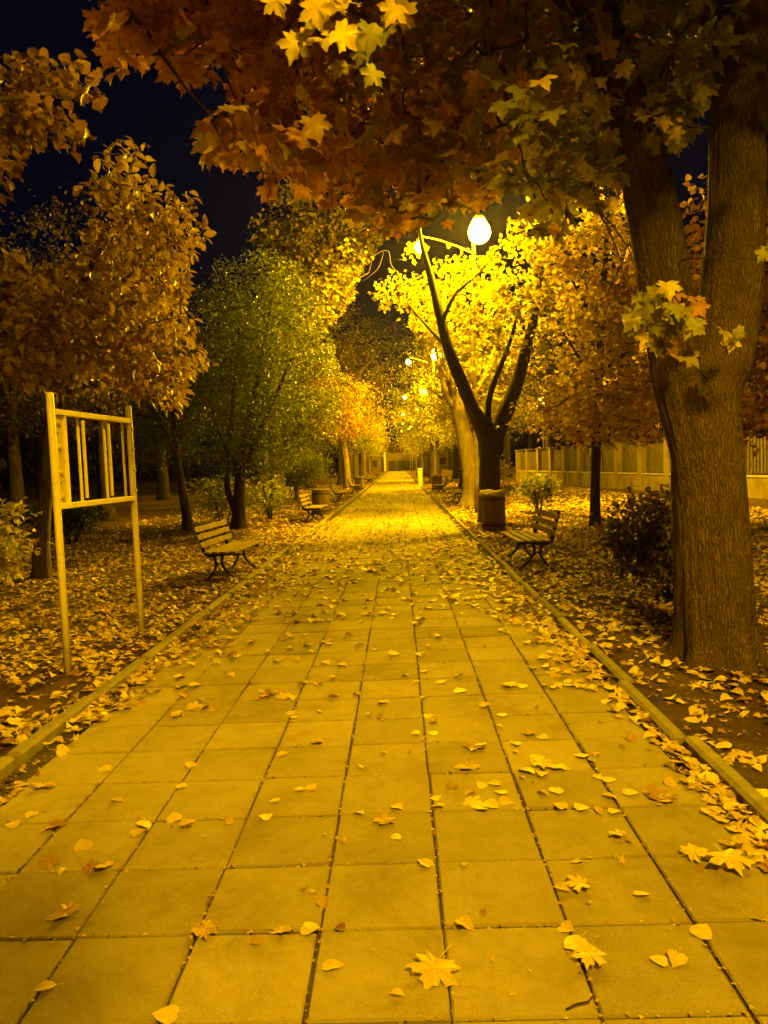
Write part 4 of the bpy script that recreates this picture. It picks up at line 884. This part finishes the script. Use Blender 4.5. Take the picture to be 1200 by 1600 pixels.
# drifts against the kerbs
def drift(x, sgn, y0, y1, dens, sd, w):
    n = int((y1-y0)*dens); a = np.column_stack([x+sgn*np.abs(r.normal(0, w, n)), r.uniform(y0, y1, n)])
    kp = np.array([mnoise.noise(Vector((0, p[1]*.9, sd))) for p in a]); return a[r.random(n) < np.clip(.6+kp*1.2, .05, 1)]
for a in (drift(1.385, -1, 2.5, 4.7, 130, 1, .075), drift(1.38, -1, 4.7, 9, 170, 2, .16)): add(a, .010, (.06, .10), 'k')
for a in (drift(-2.03, 1, 3.2, 5.6, 100, 3, .13), drift(-2.03, 1, 5.6, 10, 170, 4, .22), drift(-2.03, 1, 10, 20, 110, 5, .3)): add(a, .010, (.06, .10), 'k')
A = np.array([p[:3] for p in pts]); SZ = np.array([p[3] for p in pts]); KD = np.array([p[4] for p in pts])
px_, py_, pz_ = project(A)
inview = (px_ > 0) & (px_ < 1200) & (py_ < 1600) & (py_ > 0) & (pz_ > 0)
score = np.where(inview, SZ/np.maximum(pz_, .1), 0)
order = np.argsort(-score); near = order[:max(0, 298-nleaf[0])]
WHERE = {'l': ('on the soil left of the path', 'leaves on the soil beside the left kerb'), 'r': ('on the soil by the massive trunk', 'leaves on the soil by the massive trunk'), 'k': ('drifted against a kerb', 'leaves drifted against the kerbs'), 'p': ('on the paving before the benches', 'scattered leaves on the middle paving')}
for i in near:
    kk = r.choice(['heart', 'maple', 'curl', 'small'], p=[.5, .25, .17, .08]); wh, gr = WHERE[KD[i]]
    fallen(A[i, 0], A[i, 1], A[i, 2]-.004, kk, SZ[i]*.95, f"fallen {dict(heart='yellow heart shaped', maple='yellow lobed', curl='curled brown', small='small narrow')[kk]} leaf lying {wh}", gr+' '+dict(heart='heart shaped', maple='lobed', curl='curled', small='narrow')[kk], tilt=.25)
rest = np.setdiff1d(np.arange(len(A)), near)
# crumbs of broken leaf between the whole ones
cr = [(scatter(-7, -2.14, 3, 10, 260, .7, 41), GZ+.012), (scatter(1.48, 5, 1.8, 9, 330, .7, 42), GZ+.012), (scatter(-1.9, 1.38, 1.7, 9, 26, 1.2, 43), .003), (drift(1.375, -1, 1.8, 9, 160, 44, .06), .004), (drift(-2.02, 1, 2.5, 9, 160, 45, .08), .004)]
jn = np.vstack([np.column_stack([SX+SS*r.integers(-4, 5, 2600)+r.normal(0, .008, 2600), r.uniform(1.7, 12, 2600)]), np.column_stack([r.uniform(-1.9, 1.28, 1500), SY+SS*r.integers(0, 24, 1500)+r.normal(0, .007, 1500)])])
CA = np.vstack([np.column_stack([a, np.full(len(a), z)]) for a, z in cr]); CS = np.clip(r.gamma(2.2, .009, len(CA)), .006, .05); CA = np.vstack([CA, np.column_stack([jn, np.full(len(jn), .0)])]); CS = np.concatenate([CS, r.uniform(.006, .02, len(jn))])
A = np.vstack([A, CA]); SZ = np.concatenate([SZ, CS]); KD = np.concatenate([KD, np.full(len(CA), 'c')]); rest = np.concatenate([rest, np.arange(len(A)-len(CA), len(A))])
litter = tag(empty('leaf_litter', (0, 0, 0)), kind='stuff'); 
Pn, Sn = A[rest], SZ[rest]; nR = len(rest)
tilt = np.where(np.isin(KD[rest], ['p']), .18, .32)[:, None]
NNm = norm(np.array([0, 0, 1.0])+r.normal(size=(nR, 3))*tilt); ang = r.uniform(0, 2*PI, nR); TTm = np.column_stack([np.cos(ang), np.sin(ang), np.zeros(nR)])
tl = np.clip(r.beta(2.9, 1.15, nR), 0, 1); tl[KD[rest] == 'c'] *= .55
sel = r.random(nR) < .4
bpy.data.objects.remove(litter)
def flatleaf(half, c, curl, seed):
    tv, tf = fan(half, c, curl, .2, .12, seed); tv = tv.copy(); tv[:, 1] -= .45; return tv, tf
V1 = flatleaf(MAPLE[::2] if False else [(0, .1), (.33, -.02), (.28, .10), (.54, .18), (.25, .36), (.62, .62), (.15, .58), (0, 1.0)], .36, .3, 5); V2 = flatleaf(HEART_S, .42, .3, 6)
for q, tm in ((sel, V1), (~sel, V2)):
    o = leaf_mesh('leaf_litter', Pn[q]+np.array([0, 0, .012])*(Sn[q]/.1)[:, None], TTm[q], NNm[q], Sn[q], tm, tl[q], M_FALL); tag(o, kind='stuff')
print('fallen individuals', nleaf[0], 'litter', nR)

# ------------------------------------------------------------------ added lens glow haze round the lamps
def added_haze():
    m = MB(); m.box((0, 180, 13), (820, 480, 30)); o = m.build('added_haze', None_mat()); o['kind'] = 'stuff'  # thin volume added to give the lens glow round the lamps
def None_mat():
    m, nt, N, L = nodes('lens glow haze'); v = N.new('ShaderNodeVolumePrincipled'); v.inputs['Density'].default_value = .00013; v.inputs['Color'].default_value = (.9, .9, .9, 1); v.inputs['Anisotropy'].default_value = .8
    o = N.new('ShaderNodeOutputMaterial'); L.new(v.outputs[0], o.inputs['Volume']); return m
added_haze()
# ------------------------------------------------------------------ night sky
wd = bpy.data.worlds.new('World'); SC.world = wd; wd.use_nodes = True
nt = wd.node_tree; nt.nodes.clear()
bg = nt.nodes.new('ShaderNodeBackground'); bg.inputs['Color'].default_value = (.10, .22, 1, 1); bg.inputs['Strength'].default_value = .0036
ow = nt.nodes.new('ShaderNodeOutputWorld'); nt.links.new(bg.outputs[0], ow.inputs[0])

SC.view_settings.view_transform = 'Standard'; SC.view_settings.look = 'None'; SC.view_settings.gamma = 1; SC.view_settings.exposure = .58
SC.render.engine = 'CYCLES'
SC.cycles.use_denoising = True
SC.cycles.max_bounces = 6; SC.cycles.diffuse_bounces = 4; SC.cycles.transmission_bounces = 4
SC.cycles.sample_clamp_indirect = 6
SC.cycles.caustics_reflective = False; SC.cycles.caustics_refractive = False
